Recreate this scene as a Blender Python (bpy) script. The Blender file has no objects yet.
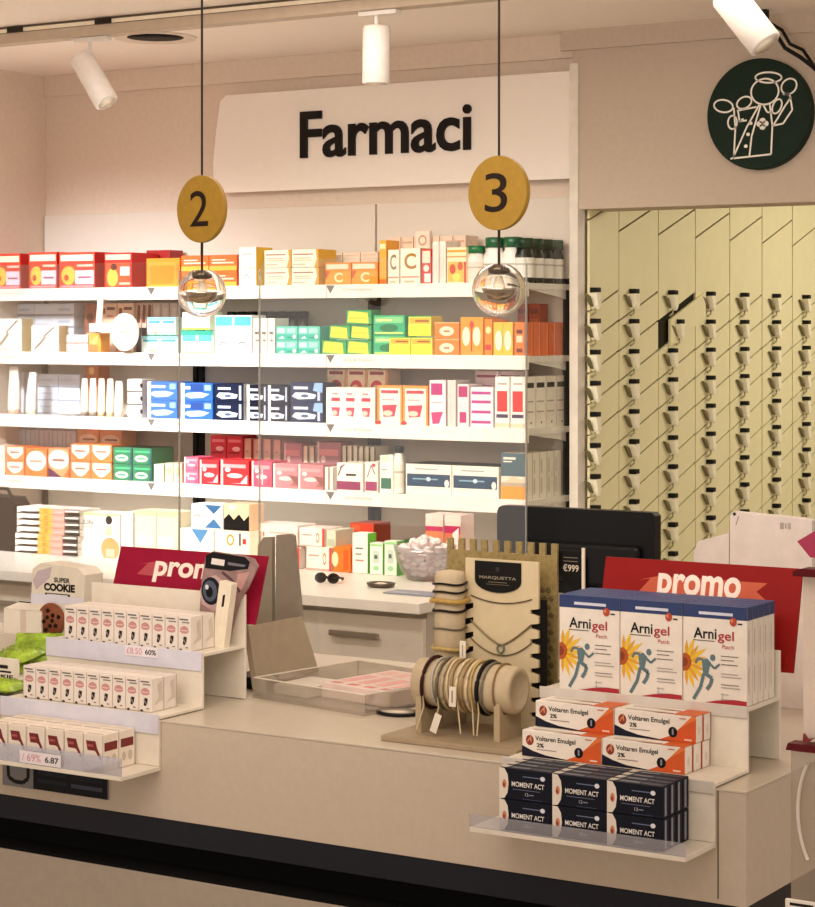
import bpy, math, random, bmesh
from mathutils import Vector, Matrix
random.seed(7)
PI = math.pi
col = bpy.context.scene.collection
# ------------------------------------------------------------------ camera model (for measuring real sizes)
F = 2155.0; CX = 407.5; HV = 328.0; EYE = 1.65
A = math.radians(32); S = math.sin(A); C = math.cos(A)
def Xat(u, P):
    t = (u-CX)/F; return P*(-S+C*t)/(C+S*t)
def Zat(u, P): return P/(C+S*(u-CX)/F)
def Hat(u, v, P): return EYE-(v-HV)*Zat(u, P)/F
def onh(u, v, h):
    Z = (EYE-h)*F/(v-HV); t = (u-CX)/F
    return Z*(-S+C*t), Z*(C+S*t)
def Pof(u, X):
    t = (u-CX)/F; return X*(C+S*t)/(-S+C*t)
# ------------------------------------------------------------------ materials
MC = {}
def lin(c):
    c = c/255.0
    return c/12.92 if c <= .04045 else ((c+.055)/1.055)**2.4
def rgb(hx):
    return tuple(lin(int(hx[i:i+2], 16)) for i in (0, 2, 4))
def mat(hx, rough=.5, metal=0.0, noise=.05, scale=30, bump=0, spec=.5, emit=0):
    k = (hx, rough, metal, noise, scale, bump, spec, emit)
    if k in MC: return MC[k]
    m = bpy.data.materials.new('mat_'+hx); m.use_nodes = True
    nt = m.node_tree; b = nt.nodes['Principled BSDF']
    r, g, bl = rgb(hx)
    if max(r, g, bl) < .07 and not metal: r, g, bl, spec = r*.55, g*.55, bl*.55, .22
    b.inputs['Roughness'].default_value = rough
    b.inputs['Metallic'].default_value = metal
    b.inputs['Specular IOR Level'].default_value = spec
    tc = nt.nodes.new('ShaderNodeTexCoord'); n = nt.nodes.new('ShaderNodeTexNoise')
    n.inputs['Scale'].default_value = scale; n.inputs['Detail'].default_value = 3
    nt.links.new(tc.outputs['Object'], n.inputs['Vector'])
    cr = nt.nodes.new('ShaderNodeValToRGB')
    f0 = 1-noise; f1 = 1+noise
    cr.color_ramp.elements[0].position = .3; cr.color_ramp.elements[1].position = .7
    cr.color_ramp.elements[0].color = (r*f0, g*f0, bl*f0, 1)
    cr.color_ramp.elements[1].color = (min(r*f1, 1), min(g*f1, 1), min(bl*f1, 1), 1)
    nt.links.new(n.outputs['Fac'], cr.inputs['Fac'])
    nt.links.new(cr.outputs['Color'], b.inputs['Base Color'])
    if bump:
        bp = nt.nodes.new('ShaderNodeBump'); bp.inputs['Strength'].default_value = bump; bp.inputs['Distance'].default_value = .002
        nt.links.new(n.outputs['Fac'], bp.inputs['Height']); nt.links.new(bp.outputs['Normal'], b.inputs['Normal'])
    if emit:
        b.inputs['Emission Color'].default_value = (r, g, bl, 1); b.inputs['Emission Strength'].default_value = emit
    MC[k] = m
    return m
def clear(name, tint=(1, 1, 1), refl=.06, rough=.02, fog=0.0, fogc='e8e2d8', mx=.5):
    mxv = mx
    if name in MC: return MC[name]
    m = bpy.data.materials.new(name); m.use_nodes = True; nt = m.node_tree
    for x in list(nt.nodes): nt.nodes.remove(x)
    o = nt.nodes.new('ShaderNodeOutputMaterial'); tr = nt.nodes.new('ShaderNodeBsdfTransparent')
    gl = nt.nodes.new('ShaderNodeBsdfGlossy'); mx = nt.nodes.new('ShaderNodeMixShader'); lw = nt.nodes.new('ShaderNodeLayerWeight')
    mp = nt.nodes.new('ShaderNodeMapRange')
    tr.inputs['Color'].default_value = (*tint, 1); gl.inputs['Roughness'].default_value = rough
    lw.inputs['Blend'].default_value = .35
    mp.inputs['To Min'].default_value = refl; mp.inputs['To Max'].default_value = mxv
    nt.links.new(lw.outputs['Fresnel'], mp.inputs['Value'])
    nt.links.new(mp.outputs['Result'], mx.inputs['Fac']); nt.links.new(tr.outputs[0], mx.inputs[1]); nt.links.new(gl.outputs[0], mx.inputs[2])
    last = mx
    if fog:
        d = nt.nodes.new('ShaderNodeBsdfDiffuse'); d.inputs['Color'].default_value = (*rgb(fogc), 1)
        m2 = nt.nodes.new('ShaderNodeMixShader'); m2.inputs['Fac'].default_value = fog
        nt.links.new(mx.outputs[0], m2.inputs[1]); nt.links.new(d.outputs[0], m2.inputs[2]); last = m2
    nt.links.new(last.outputs[0], o.inputs['Surface'])
    MC[name] = m; return m
def glass():
    if 'glassb' in MC: return MC['glassb']
    m = bpy.data.materials.new('blown_glass'); m.use_nodes = True; b = m.node_tree.nodes['Principled BSDF']
    b.inputs['Transmission Weight'].default_value = 1; b.inputs['Roughness'].default_value = .01; b.inputs['IOR'].default_value = 1.35
    b.inputs['Base Color'].default_value = (.95, .93, .9, 1); MC['glassb'] = m; return m
WHITE = 'f4efe6'
# ------------------------------------------------------------------ text
TC = {}
def text_geo(s, bold):
    k = (s, bold)
    if k in TC: return TC[k]
    cu = bpy.data.curves.new('t', 'FONT'); cu.body = s; cu.size = 1; cu.offset = bold; cu.resolution_u = 4; cu.fill_mode = 'BOTH'
    ob = bpy.data.objects.new('t', cu); col.objects.link(ob)
    dg = bpy.context.evaluated_depsgraph_get(); dg.update()
    me = bpy.data.meshes.new_from_object(ob.evaluated_get(dg))
    vs = [(v.co.x, v.co.y) for v in me.vertices]; fs = [tuple(p.vertices) for p in me.polygons]
    x0 = min(v[0] for v in vs); x1 = max(v[0] for v in vs); y0 = min(v[1] for v in vs); y1 = max(v[1] for v in vs)
    vs = [((x-x0)/(x1-x0), (y-y0)/(y1-y0)) for x, y in vs]
    bpy.data.objects.remove(ob); bpy.data.curves.remove(cu); bpy.data.meshes.remove(me)
    TC[k] = (vs, fs); return TC[k]
# ------------------------------------------------------------------ mesh builder
class MB:
    def __init__(s): s.v = []; s.f = []; s.m = []; s.mats = []; s.sm = []
    def mi(s, m):
        if isinstance(m, str): m = mat(m)
        if m not in s.mats: s.mats.append(m)
        return s.mats.index(m)
    def add(s, vs, fs, m, smooth=False):
        b = len(s.v); i = s.mi(m); s.v += [tuple(v) for v in vs]
        for f in fs: s.f.append(tuple(b+k for k in f)); s.m.append(i); s.sm.append(smooth)
        return s
    def box(s, x0, y0, z0, x1, y1, z1, m, bev=0.0):
        if bev <= 0:
            vs = [(x, y, z) for x in (x0, x1) for y in (y0, y1) for z in (z0, z1)]
            return s.add(vs, [(0, 1, 3, 2), (4, 6, 7, 5), (0, 4, 5, 1), (2, 3, 7, 6), (0, 2, 6, 4), (1, 5, 7, 3)], m)
        bm = bmesh.new(); bmesh.ops.create_cube(bm, size=1)
        for v in bm.verts: v.co = Vector((x0+(v.co.x+.5)*(x1-x0), y0+(v.co.y+.5)*(y1-y0), z0+(v.co.z+.5)*(z1-z0)))
        bmesh.ops.bevel(bm, geom=bm.edges[:], offset=bev, segments=2, affect='EDGES', profile=.5)
        s.add([v.co[:] for v in bm.verts], [tuple(v.index for v in f.verts) for f in bm.faces], m); bm.free(); return s
    def prism(s, pts, axis, a, b, m, smooth=False):
        # pts: 2D outline; axis 'y': pts=(x,z); 'x': pts=(y,z); 'z': pts=(x,y)
        n = len(pts)
        def P(p, q): return (p[0], q, p[1]) if axis == 'y' else ((q, p[0], p[1]) if axis == 'x' else (p[0], p[1], q))
        vs = [P(p, a) for p in pts]+[P(p, b) for p in pts]
        s.add(vs, [tuple(range(n)), tuple(range(2*n-1, n-1, -1))], m)
        s.add(vs, [(i, (i+1) % n, n+(i+1) % n, n+i) for i in range(n)], m, smooth); return s
    def lathe(s, prof, m, c=(0, 0, 0), seg=24, R=None, smooth=True, sx=1, sy=1):
        vs = []; fs = []
        for r, z in prof:
            for k in range(seg):
                a = 2*PI*k/seg; p = Vector((r*math.cos(a)*sx, r*math.sin(a)*sy, z))
                if R: p = R @ p
                vs.append((p.x+c[0], p.y+c[1], p.z+c[2]))
        for i in range(len(prof)-1):
            for k in range(seg):
                fs.append((i*seg+k, i*seg+(k+1) % seg, (i+1)*seg+(k+1) % seg, (i+1)*seg+k))
        if prof[0][0] > 1e-6: fs.append(tuple(range(seg-1, -1, -1)))
        if prof[-1][0] > 1e-6: fs.append(tuple((len(prof)-1)*seg+k for k in range(seg)))
        return s.add(vs, fs, m, smooth)
    def tube(s, pts, r, m, seg=8, closed=False):
        pts = [Vector(p) for p in pts]; n = len(pts); vs = []
        for i, p in enumerate(pts):
            if closed: d = pts[(i+1) % n]-pts[i-1]
            else: d = pts[min(i+1, n-1)]-pts[max(i-1, 0)]
            d.normalize(); up = Vector((0, 0, 1)) if abs(d.z) < .9 else Vector((1, 0, 0))
            a = d.cross(up).normalized(); b = d.cross(a)
            rr = r[i] if isinstance(r, (list, tuple)) else r
            for k in range(seg):
                q = p+a*rr*math.cos(2*PI*k/seg)+b*rr*math.sin(2*PI*k/seg); vs.append(q[:])
        fs = []
        for i in range(n if closed else n-1):
            j = (i+1) % n
            for k in range(seg): fs.append((i*seg+k, i*seg+(k+1) % seg, j*seg+(k+1) % seg, j*seg+k))
        if not closed: fs += [tuple(range(seg)), tuple((n-1)*seg+k for k in range(seg-1, -1, -1))]
        return s.add(vs, fs, m, True)
    # flat art laid on a plane: o origin, ex,ey edge vectors (full face), nrm normal
    def art(s, items, o, ex, ey, base=.00025):
        o = Vector(o); ex = Vector(ex); ey = Vector(ey); nr = ex.cross(ey).normalized()
        for i, it in enumerate(items):
            off = nr*(base+.00003*i); k = it[0]; sm = it[-1]
            def W(x, y): return (o+ex*x+ey*y+off)[:]
            if k == 'r': _, x0, y0, x1, y1, c = it; s.add([W(x0, y0), W(x1, y0), W(x1, y1), W(x0, y1)], [(0, 1, 2, 3)], c)
            elif k == 'e':
                _, cx, cy, rx, ry, c = it; s.add([W(cx+rx*math.cos(a*PI/10), cy+ry*math.sin(a*PI/10)) for a in range(20)], [tuple(range(20))], c)
            elif k == 'p': s.add([W(*p) for p in it[1]], [tuple(range(len(it[1])))], it[2])
            elif k == 't':
                _, st, x0, y0, x1, y1, bold, c = it; vs, fs = text_geo(st, bold)
                s.add([W(x0+(x1-x0)*a, y0+(y1-y0)*b) for a, b in vs], fs, c)
            elif k == 'l':   # stroke polyline: pts, width(fraction of ex), colour
                _, pts, w, c = it; ax = ex.length; ay = ey.length
                for a, b in zip(pts, pts[1:]):
                    dx = (b[0]-a[0])*ax; dy = (b[1]-a[1])*ay; L = math.hypot(dx, dy) or 1
                    nx = -dy/L*w*.5*ax/ax; ny = dx/L*w*.5*ax/ay
                    s.add([W(a[0]+nx, a[1]+ny), W(a[0]-nx, a[1]-ny), W(b[0]-nx, b[1]-ny), W(b[0]+nx, b[1]+ny)], [(0, 1, 2, 3)], c)
        return s
    def build(s, name, parent=None, loc=None, rz=0):
        me = bpy.data.meshes.new(name); me.from_pydata(s.v, [], s.f)
        for m in s.mats: me.materials.append(m)
        me.polygons.foreach_set('material_index', s.m); me.polygons.foreach_set('use_smooth', s.sm); me.update()
        o = bpy.data.objects.new(name, me); col.objects.link(o)
        if parent: o.parent = parent
        if loc: o.location = loc
        o.rotation_euler.z = rz
        return o
def tag(o, label, cat, group=None, kind=None):
    o['label'] = label; o['category'] = cat
    if group: o['group'] = group
    if kind: o['kind'] = kind
    if not 4 <= len(label.split()) <= 16: print('BADLABEL', label)
    return o
def empty(name, loc, rz=0):
    o = bpy.data.objects.new(name, None); o.empty_display_size = .05; col.objects.link(o); o.location = loc; o.rotation_euler.z = rz; return o
def struct(o): o['kind'] = 'structure'; return o
def copy_thing(o, loc=None, rz=None):
    c = o.copy(); col.objects.link(c)
    for ch in [x for x in bpy.data.objects if x.parent == o]:
        d = ch.copy(); col.objects.link(d); d.parent = c
    if loc: c.location = loc
    if rz is not None: c.rotation_euler.z = rz
    return c
ORD = ['leftmost', 'second from left', 'third from left', 'fourth from left', 'fifth from left', 'sixth from left', 'seventh from left', 'eighth from left', 'ninth from left']
def posw(i, n):
    if n == 1: return ''
    if n == 2: return ('left one', 'right one')[i]
    if n == 3: return ('left one', 'middle one', 'right one')[i]
    if i == n-1: return 'rightmost'
    return ORD[i]
def layw(j, n):
    if n == 1: return ''
    if n == 2: return ('lower', 'upper')[j]
    if n == 3: return ('bottom', 'middle', 'top')[j]
    return (['lowest', 'second up', 'third up', 'fourth up', 'fifth up', 'sixth up', 'topmost'])[j] if j < n-1 else 'topmost'
DEP = ['', 'just behind the front', 'third in depth', 'fourth in depth', 'backmost']
# ------------------------------------------------------------------ cartons
def carton(w, d, h, base, F_=(), R_=(), T_=(), side=None, top=None, name='carton', L_=()):
    b = MB(); bv = min(.0012, w*.06, d*.06, h*.06)
    b.box(-w/2, 0, 0, w/2, d, h, base, bev=bv)
    fl = mat(side) if side else None
    if fl: b.add([(w/2+.0002, 0, 0), (w/2+.0002, d, 0), (w/2+.0002, d, h), (w/2+.0002, 0, h)], [(0, 1, 2, 3)], fl)
    if top: b.add([(-w/2, 0, h+.0002), (w/2, 0, h+.0002), (w/2, d, h+.0002), (-w/2, d, h+.0002)], [(0, 1, 2, 3)], mat(top))
    b.art(F_, (-w/2, 0, 0), (w, 0, 0), (0, 0, h))
    if R_: b.art(R_, (w/2, 0, 0), (0, d, 0), (0, 0, h), .0005)
    if T_: b.art(T_, (-w/2, 0, h), (w, 0, 0), (0, d, 0), .0005)
    return b.build(name)
SH = {1: 1.783, 2: 1.567, 3: 1.352, 4: 1.142, 5: .92}
WHERE = {1: 'on top shelf', 2: 'on second shelf', 3: 'on third shelf', 4: 'on lowest shelf', 5: 'on back worktop'}
def run(sh, u0, u1, n, vtop, layers, base, F_, desc, group=None, P=5.575, d=.06, nd=1, R_=(), T_=(), side=None, top=None, name='carton', cat='box', gap=.003, jit=.6, only=None, h0=0, hpx=None, back=False):
    X0 = Xat(u0, P); X1 = Xat(u1, P); w = (X1-X0)/n
    z0 = SH[sh]+h0; tot = Hat((u0+u1)/2, vtop, P)-z0
    if hpx: tot = hpx
    if 1 < sh < 5: tot = min(tot, .168-h0)
    d = min(d, 5.815-P) if sh < 5 else d
    h = tot/layers
    proto = carton(w-gap, d-.002, h-.001, base, F_, R_, T_, side, top, name)
    first = True
    for i in range(n):
        for j in range(layers):
            if only and (i, j) not in only: continue
            for k in range(nd):
                o = proto if first else copy_thing(proto); first = False
                o.location = (X0+w*(i+.5), P+d*k, z0+h*j+.0005)
                o.rotation_euler.z = math.radians(random.uniform(-jit, jit))
                bits = [x for x in (layw(j, layers), posw(i, n), DEP[min(k, 4)] if nd > 1 else '') if x]
                lab = desc+((', '+' '.join(bits)) if bits else '')
                if len((lab+' '+WHERE[sh]).split()) <= 16: lab += (', ' if bits else ' ')+WHERE[sh]
                tag(o, lab, cat, group or (desc+' '+WHERE[sh] if n*layers*nd > 1 else None))
    return proto
# ================================================================== SETTING
WALLM = mat('dfcdbb', .8, noise=.03, scale=60, bump=.1)
CEILM = mat('fbf0e4', .9, noise=.02, scale=60)
WL = -5.18
b = MB(); b.box(WL-.1, 5.85, 0, -3.0205, 5.97, 2.56, WALLM); struct(b.build('wall_back'))
b = MB(); b.box(WL-.1, 1.2, 0, WL, 5.85, 2.56, WALLM); struct(b.build('wall_left'))
b = MB(); b.box(WL-.1, -2.5, 2.55, 2.6, 9.2, 2.65, CEILM); struct(b.build('ceiling'))
b = MB(); b.box(WL-.1, -2.5, -.1, 2.6, 9.2, 0, mat('a89880', .35, noise=.08, scale=3)); struct(b.build('floor'))
BK = mat('c4b3a0', .75, noise=.03, scale=60)
zb = Hat(700, 206, 5.83)
b = MB(); b.box(-3.035, 5.80, zb, .6, 5.97, 2.56, BK); b.box(-3.07, 5.785, 2.49, .6, 5.80, 2.55, BK); struct(b.build('wall_bulkhead'))
b = MB(); b.box(-3.040, 5.79, 0, -3.012, 5.836, 2.45, mat('e4dccd', .6)); struct(b.build('trim_1'))
b = MB(); b.box(WL, 5.837, 2.475, -3.0, 5.85, 2.5495, WALLM); struct(b.build('trim_2'))
b = MB(); b.box(-3.1, 9.0, 0, 2.6, 9.1, 2.56, BK); struct(b.build('wall_alcove_back'))
# light wall panels behind the shelves
pm = mat('ded4c6', .6, noise=.01)
for k in range(3):
    x0 = -3.06-.706*(k+1)
    b = MB(); b.box(x0+.004, 5.835, .93, x0+.702, 5.85, 2.05, pm, .001)
    struct(b.build('wall_back_panel_%d' % (k+1)))
# ---- side wall of the alcove : angled tiles
TM = mat('eae3b4', .55, noise=.02, scale=15)
XT = -3.0; sp = .2855; rows = .0945
b = MB(); b.box(XT-.0200, 5.975, 0, XT-.0090, 9.0, 2.56, mat('3a3620', .9)); struct(b.build('wall_alcove_left'))
b = MB()
seam0 = Pof(619, XT)
def tile(bb, p0, p1, za, zb_, dp=0, dz=0, rise=rows, m=TM):
    g = .0034
    bb.prism([(p0+g+dp, za+g+dz), (p1-g+dp, za+g+dz+rise), (p1-g+dp, zb_-g+dz+rise), (p0+g+dp, zb_-g+dz)], 'x', XT-.008, XT, m)
h00 = 1.673; htop = 1.952
for i in range(-1, 10):
    p0 = seam0+sp*i; p1 = p0+sp
    rise = rows
    if i == -1:
        p0s = 5.842; rise = rows*(p1-p0s)/sp
        base = rows-rise
    else: p0s = p0; base = 0
    tile(b, p0s, p1, htop+base, htop+base+.3, rise=rise)
    tile(b, p0s, p1, h00+base, htop+base, rise=rise)
    for k in range(17):
        if i == 1 and k == 0: continue
        tile(b, p0s, p1, h00+base-rows*(k+1), h00+base-rows*k, rise=rise)
struct(b.build('wall_alcove_tiles'))
b = MB(); tile(b, seam0+sp, seam0+2*sp, h00-rows, h00, dp=.07, dz=.008); 
o = b.build('wall_tile'); o.location.x = .0085
tag(o, 'cream parallelogram wall tile knocked out of place leaving a black gap', 'wall tile')
b = MB(); b.box(XT-.0085, 5.9, 0, XT+.008, 8.99, .19, mat('8a8468', .6), .001); struct(b.build('wall_alcove_base'))
# hooks
root = empty('wall_dispenser', (0, 0, 0))
hb = MB(); hw = .05
hb.prism([(-.012, .0), (.02, .0), (.022, -.035), (.008, -.05), (.0, -.038)], 'x', 0.0, .026, mat('f6f0d4', .4))
hb.build('cup', root)
hb = MB(); hb.prism([(-.046, -.002), (-.02, -.01), (.0, -.042), (-.014, -.036)], 'x', .001, .01, mat('77704a', .6)); hb.build('side_flap', root)
hb = MB(); hb.box(-.0, -.006, .0015, .026, .02, .016, mat('15130f', .4), .002); hb.build('price_tag', root)
hb = MB(); hb.tube([(.012, .008, -.046), (.012, .006, -.06), (.008, -.010, -.068)], .0035, mat('a59d70', .4)); hb.build('stem', root)
colu = [593, 632, 671, 709, 743, 775, 805]
first = True
CN = ['first', 'second', 'third', 'fourth', 'fifth', 'sixth', 'seventh']
RN = ['top', 'second', 'third', 'fourth', 'fifth', 'sixth', 'seventh', 'eighth', 'ninth', 'tenth', 'eleventh']
for ci, u in enumerate(colu):
    p = Pof(u-2.5, XT)
    for r in range(11):
        z = Hat(593, 293, 5.9)-.0945*r+.0
        v = HV+(EYE-z)*F/Zat(u, p)
        if v > 575: continue
        o = root if first else copy_thing(root); first = False
        dp = .05 if (ci == 2 and r == 1) else 0
        o.location = (XT+.0005, p+dp, z)
        tag(o, 'cream wall dispenser with black tag, %s column from left, %s row down' % (CN[ci], RN[r]), 'dispenser', 'small wall dispensers on the cream tiled wall')
# ================================================================== SIGN AND LOGO
sx0 = Xat(213, 5.80); sx1 = Xat(570.5, 5.80); sz0 = Hat(400, 185.5, 5.80); sz1 = Hat(400, 83, 5.80)
root = empty('shop_sign', ((sx0+sx1)/2, 5.80, sz0)); L = sx1-sx0; Hh = sz1-sz0
b = MB(); pts = [(-L/2+.03, 0)]
b.prism([(-L/2+.035, 0), (L/2, 0), (L/2, Hh), (-L/2+.055, Hh), (-L/2+.03, Hh-.02), (-L/2+.012, Hh*.62), (-L/2, Hh*.3), (-L/2+.004, .03)], 'y', 0, .03, mat('f3eadf', .5, noise=.01)); b.build('sign_board', root)
tx0 = Xat(301, 5.8); tx1 = Xat(472, 5.8); tz0 = Hat(301, 159, 5.8); tzt = Hat(472, 101, 5.8)
vs, fs = text_geo('Farmaci', .018)
b = MB(); W0 = tx0-(sx0+sx1)/2; W1 = tx1-(sx0+sx1)/2
def ext(b, vs, fs, x0, x1, z0, z1, y0, y1, m):
    n = len(vs); A_ = [(x0+(x1-x0)*p, y0, z0+(z1-z0)*q) for p, q in vs]; B_ = [(x0+(x1-x0)*p, y1, z0+(z1-z0)*q) for p, q in vs]
    ed = {}
    for f in fs:
        for i in range(len(f)):
            e = (f[i], f[(i+1) % len(f)]); ed[e] = 1
    sides = [(a, b_, n+b_, n+a) for (a, b_) in ed if (b_, a) not in ed]
    b.add(A_+B_, list(fs)+sides, m)
ext(b, vs, fs, W0, W1, tz0-sz0, tzt-sz0, -.008, 0, mat('1c1512', .4)); b.build('lettering', root)
tag(root, 'white wall sign reading Farmaci in bold black letters above the shelves', 'sign')
# logo
Pz = 5.79; cxl = Xat(761, Pz); czl = Hat(761, 114.5, Pz); rl = 55.5*Zat(760, Pz)/F
root = empty('logo_disc', (cxl, Pz, czl)); RX = Matrix.Rotation(PI/2, 3, 'X')
b = MB(); b.lathe([(rl, -.01), (rl, .018), (rl-.003, .02), (0, .02)], mat('12301f', .6, spec=.2), seg=64, R=RX, smooth=False); o = b.build('disc', root)
def P2(u, v): return ((u-486)/(803-486), 1-(v-178)/(540-178))   # crop coordinates -> 0..1
lw = mat('f2ecdf', .5)
def circ(cu, cv, ru, rv, a0=0, a1=360, n=24, rot=0):
    r = []
    for k in range(n+1):
        a = math.radians(a0+(a1-a0)*k/n); x = ru*math.cos(a); y = rv*math.sin(a); q = math.radians(rot)
        r.append(P2(cu+x*math.cos(q)-y*math.sin(q), cv+x*math.sin(q)+y*math.cos(q)))
    return r
def ln(*p): return [P2(p[i], p[i+1]) for i in range(0, len(p), 2)]
st = [circ(665, 288, 42, 42), circ(676, 243, 40, 17, rot=5), circ(738, 276, 22, 26, rot=30), circ(538, 327, 30, 20, rot=15), circ(602, 320, 24, 18, rot=-30),
      circ(566, 382, 14, 22), circ(702, 338, 13, 24, rot=20), ln(570, 335, 575, 400, 570, 500), ln(648, 330, 610, 400, 568, 498, 560, 502), ln(652, 332, 625, 430, 618, 495),
      ln(570, 500, 684, 492), ln(684, 492, 688, 400, 680, 330), ln(688, 400, 720, 395, 748, 352, 740, 300, 720, 300), ln(690, 400, 705, 375, 725, 340, 745, 310), ln(583, 345, 588, 380, 600, 372), ln(580, 345, 640, 336), ln(586, 380, 610, 378), ln(660, 330, 672, 355, 690, 358)]
it = [('l', s_, .016, lw) for s_ in st]
it += [('e',)+P2(607, 462)+(.018, .016, lw), ('e',)+P2(614, 424)+(.018, .016, lw), ('e',)+P2(622, 388)+(.018, .016, lw)]
for dx, dy in ((-9, 0), (9, 0), (0, -10), (0, 10)): it.append(('e',)+P2(658+dx, 392+dy)+(.03, .026, lw))
b = MB()
for q in it: b.art([q], (-rl, -.0215, -rl), (2*rl, 0, 0), (0, 0, 2*rl), .0002)
b.build('line_drawing', root)
tag(root, 'round dark green wall disc with white line drawing of a figure', 'sign')
# ================================================================== CEILING RAIL, SPOTS, HOLE
TRK = mat('d9c7b2', .5); Pn = 4.95; Pf2 = 5.2
b0 = empty('track_rail', (-3.2, 4.83, 2.55))
b = MB(); b.box(-2.0, -.004, -.05, 3.4, .05, -.0005, mat('c4b29c', .5), .001); b.build('rail_body', b0)
b = MB(); b.box(-2.0, -.0065, -.0065, 3.4, -.0041, -.0005, mat('5a4a3a', .5)); b.box(-2.0, -.006, -.0205, 3.4, -.0041, -.0185, mat('8a7862', .5)); b.build('rail_edge', b0)
b = MB(); b.box(-2.0, -.0055, -.018, 3.4, -.0041, -.007, mat('fff0d8', .3)); b.build('diffuser_strip', b0)
for u in (17, 105):
    x = Xat(u, 4.83)+3.2
    b = MB(); b.box(x-.03, -.012, -.02, x+.03, -.0066, -.004, mat('3a3226', .4), .001); b.build('joint_clip', b0)
tag(b0, 'long beige ceiling track rail running parallel to the shelf wall', 'ceiling rail')
def spot(u0, v0, u1, v1, dia, P, label, stem_uv=None, z_top=2.487):
    a = Vector((Xat(u0, P), P, Hat(u0, v0, P))); c = Vector((Xat(u1, P), P, Hat(u1, v1, P)))
    root = empty('spotlight', (a.x, P, z_top))
    R = (a-c).to_track_quat('Z', 'Y').to_matrix(); Lh = (a-c).length; r = dia/2
    loc = c-Vector(root.location)
    wm = mat('efe8e0', .45)
    b = MB(); b.lathe([(r*.9, 0), (r, .003), (r, Lh-.006), (r*.9, Lh), (r*.5, Lh)], wm, c=loc[:], R=R, seg=32); b.build('lamp_body', root)
    b = MB(); b.lathe([(r*.78, -.001), (0, -.0012)], mat('fff2e0', .3), c=loc[:], R=R, seg=24); b.build('lens', root)
    top = a-Vector(root.location)
    b = MB(); sx_ = top.x+(c.x-a.x)*.35; b.tube([top+(c-a)*.12, Vector((sx_, 0, top.z+.012)), (sx_, 0, 0)], .006, wm, 10); b.build('stem', root)
    b = MB(); b.box(sx_-.05, -.015, .0, sx_+.07, .015, .0125, wm, .002); b.build('track_adapter', root)
    return tag(root, label, 'spotlight')
spot(81, 57, 107, 103, .072, 4.855, 'white cylindrical ceiling spotlight tilted to the right, at far left')
spot(376.5, 26, 376, 84, .074, 4.855, 'white cylindrical ceiling spotlight pointing straight down above the Farmaci sign')
spot(726, -6, 766, 45, .078, 4.5, 'white cylindrical ceiling spotlight tilted toward the green logo disc', z_top=2.549)
# black cables by the logo
def uvp(u, v, P): return (Xat(u, P), P, Hat(u, v, P))
b = MB(); M_ = mat('17120e', .5)
b.tube([uvp(x, y, 5.70) for x, y in ((766, 14), (768, 24), (776, 34), (785, 48), (800, 57), (812, 66), (830, 84))], .006, M_)
b.tube([uvp(x, y, 5.72) for x, y in ((768, 22), (782, 30), (790, 44), (803, 50), (818, 72), (835, 96))], .005, M_)
b.box(Xat(764, 5.70)-.01, 5.69, Hat(764, 24, 5.7), Xat(764, 5.70)+.012, 5.71, 2.55, M_, .002)
tag(b.build('power_cable'), 'pair of loose black cables hanging from the ceiling beside the green disc', 'cable')
# downlight
Xc, Pc = onh(157, 34.5, 2.55) if False else (None, None)
Zc = (.9)*F/(HV-34.5); t = (141-CX)/F; Xc = Zc*(-S+C*t); Pc = Zc*(C+S*t)+.02
root = empty('recessed_downlight', (Xc, Pc+.05, 2.55))
b = MB(); b.lathe([(.085, -.001), (.125, -.006), (.13, -.001)], mat('e6d9c8', .5), seg=36); b.build('trim_ring', root)
b = MB(); b.lathe([(.088, -.0015), (0, -.0018)], mat('14100c', .6), seg=36); b.build('dark_opening', root)
tag(root, 'round recessed ceiling fitting with pale ring and dark opening', 'ceiling fitting')
# ================================================================== SHELVING
LIP = mat('f3ede2', .4)
FP = 5.55
rail_txt = {1: 'Omeopatia', 2: 'Salute & Vitamine', 3: 'Salute & Vitamine', 4: 'Gastrointestinale'}
names3 = ['right hand', 'middle', 'left hand']
for k in range(3):
    x1 = -3.057-.709*k; x0 = x1-.709
    if k == 2: x0 = WL+.005
    root = empty('shelving_unit', ((x0+x1)/2, 5.83, .93)); ox = (x0+x1)/2
    for j in (1, 2, 3, 4):
        z = SH[j]-.93; hwid = (x1-x0)/2
        b = MB(); b.box(-hwid+.001, -.26, z-.018, hwid-.001, 0, z, mat('e9e2d6', .35)); b.build('shelf_board', root)
        b = MB(); b.box(-hwid+.001, -.28, z-.04, hwid-.001, -.261, z+.002, LIP, .001)
        it = [('p', [(.0, .98), (.045, .98), (.022, .35)], mat('6e6763', .5)), ('t', rail_txt[j], .09, .5, .24, .75, .0, mat('a79c90', .5)), ('r', .3, .6, .301, .9, mat('b9ad9e'))]
        b.art(it, (-hwid, -.2802, z-.04), (2*hwid, 0, 0), (0, 0, .04), .0003); b.build('price_rail', root)
    for sx in (-1, 1):
        b = MB(); b.box(sx*(hwid-.012)-.008, -.012, 0, sx*(hwid-.012)+.008, 0.004, .87, mat('2c2823', .6)); b.build('upright', root)
        for j in (1, 2, 3, 4):
            z = SH[j]-.93-.018
            b = MB(); b.prism([(-.24, z), (-.012, z), (-.012, z-.028), (-.06, z-.02), (-.16, z-.01)], 'x', sx*(hwid-.012)-.002, sx*(hwid-.012)+.002, LIP); b.build('bracket', root)
    tag(root, '%s section of white wall shelving with four stocked shelves' % names3[k], 'shelf', 'wall shelving sections behind the counter')
# glass end panel
b = MB(); b.box(-3.0535, 5.52, .95, -3.0495, 5.785, 1.92, clear('end_glass', (.97, .975, .96), .01, mx=.10)); 
tag(b.build('glass_end_panel'), 'clear glass panel closing the right end of the shelves', 'glass panel')
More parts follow.
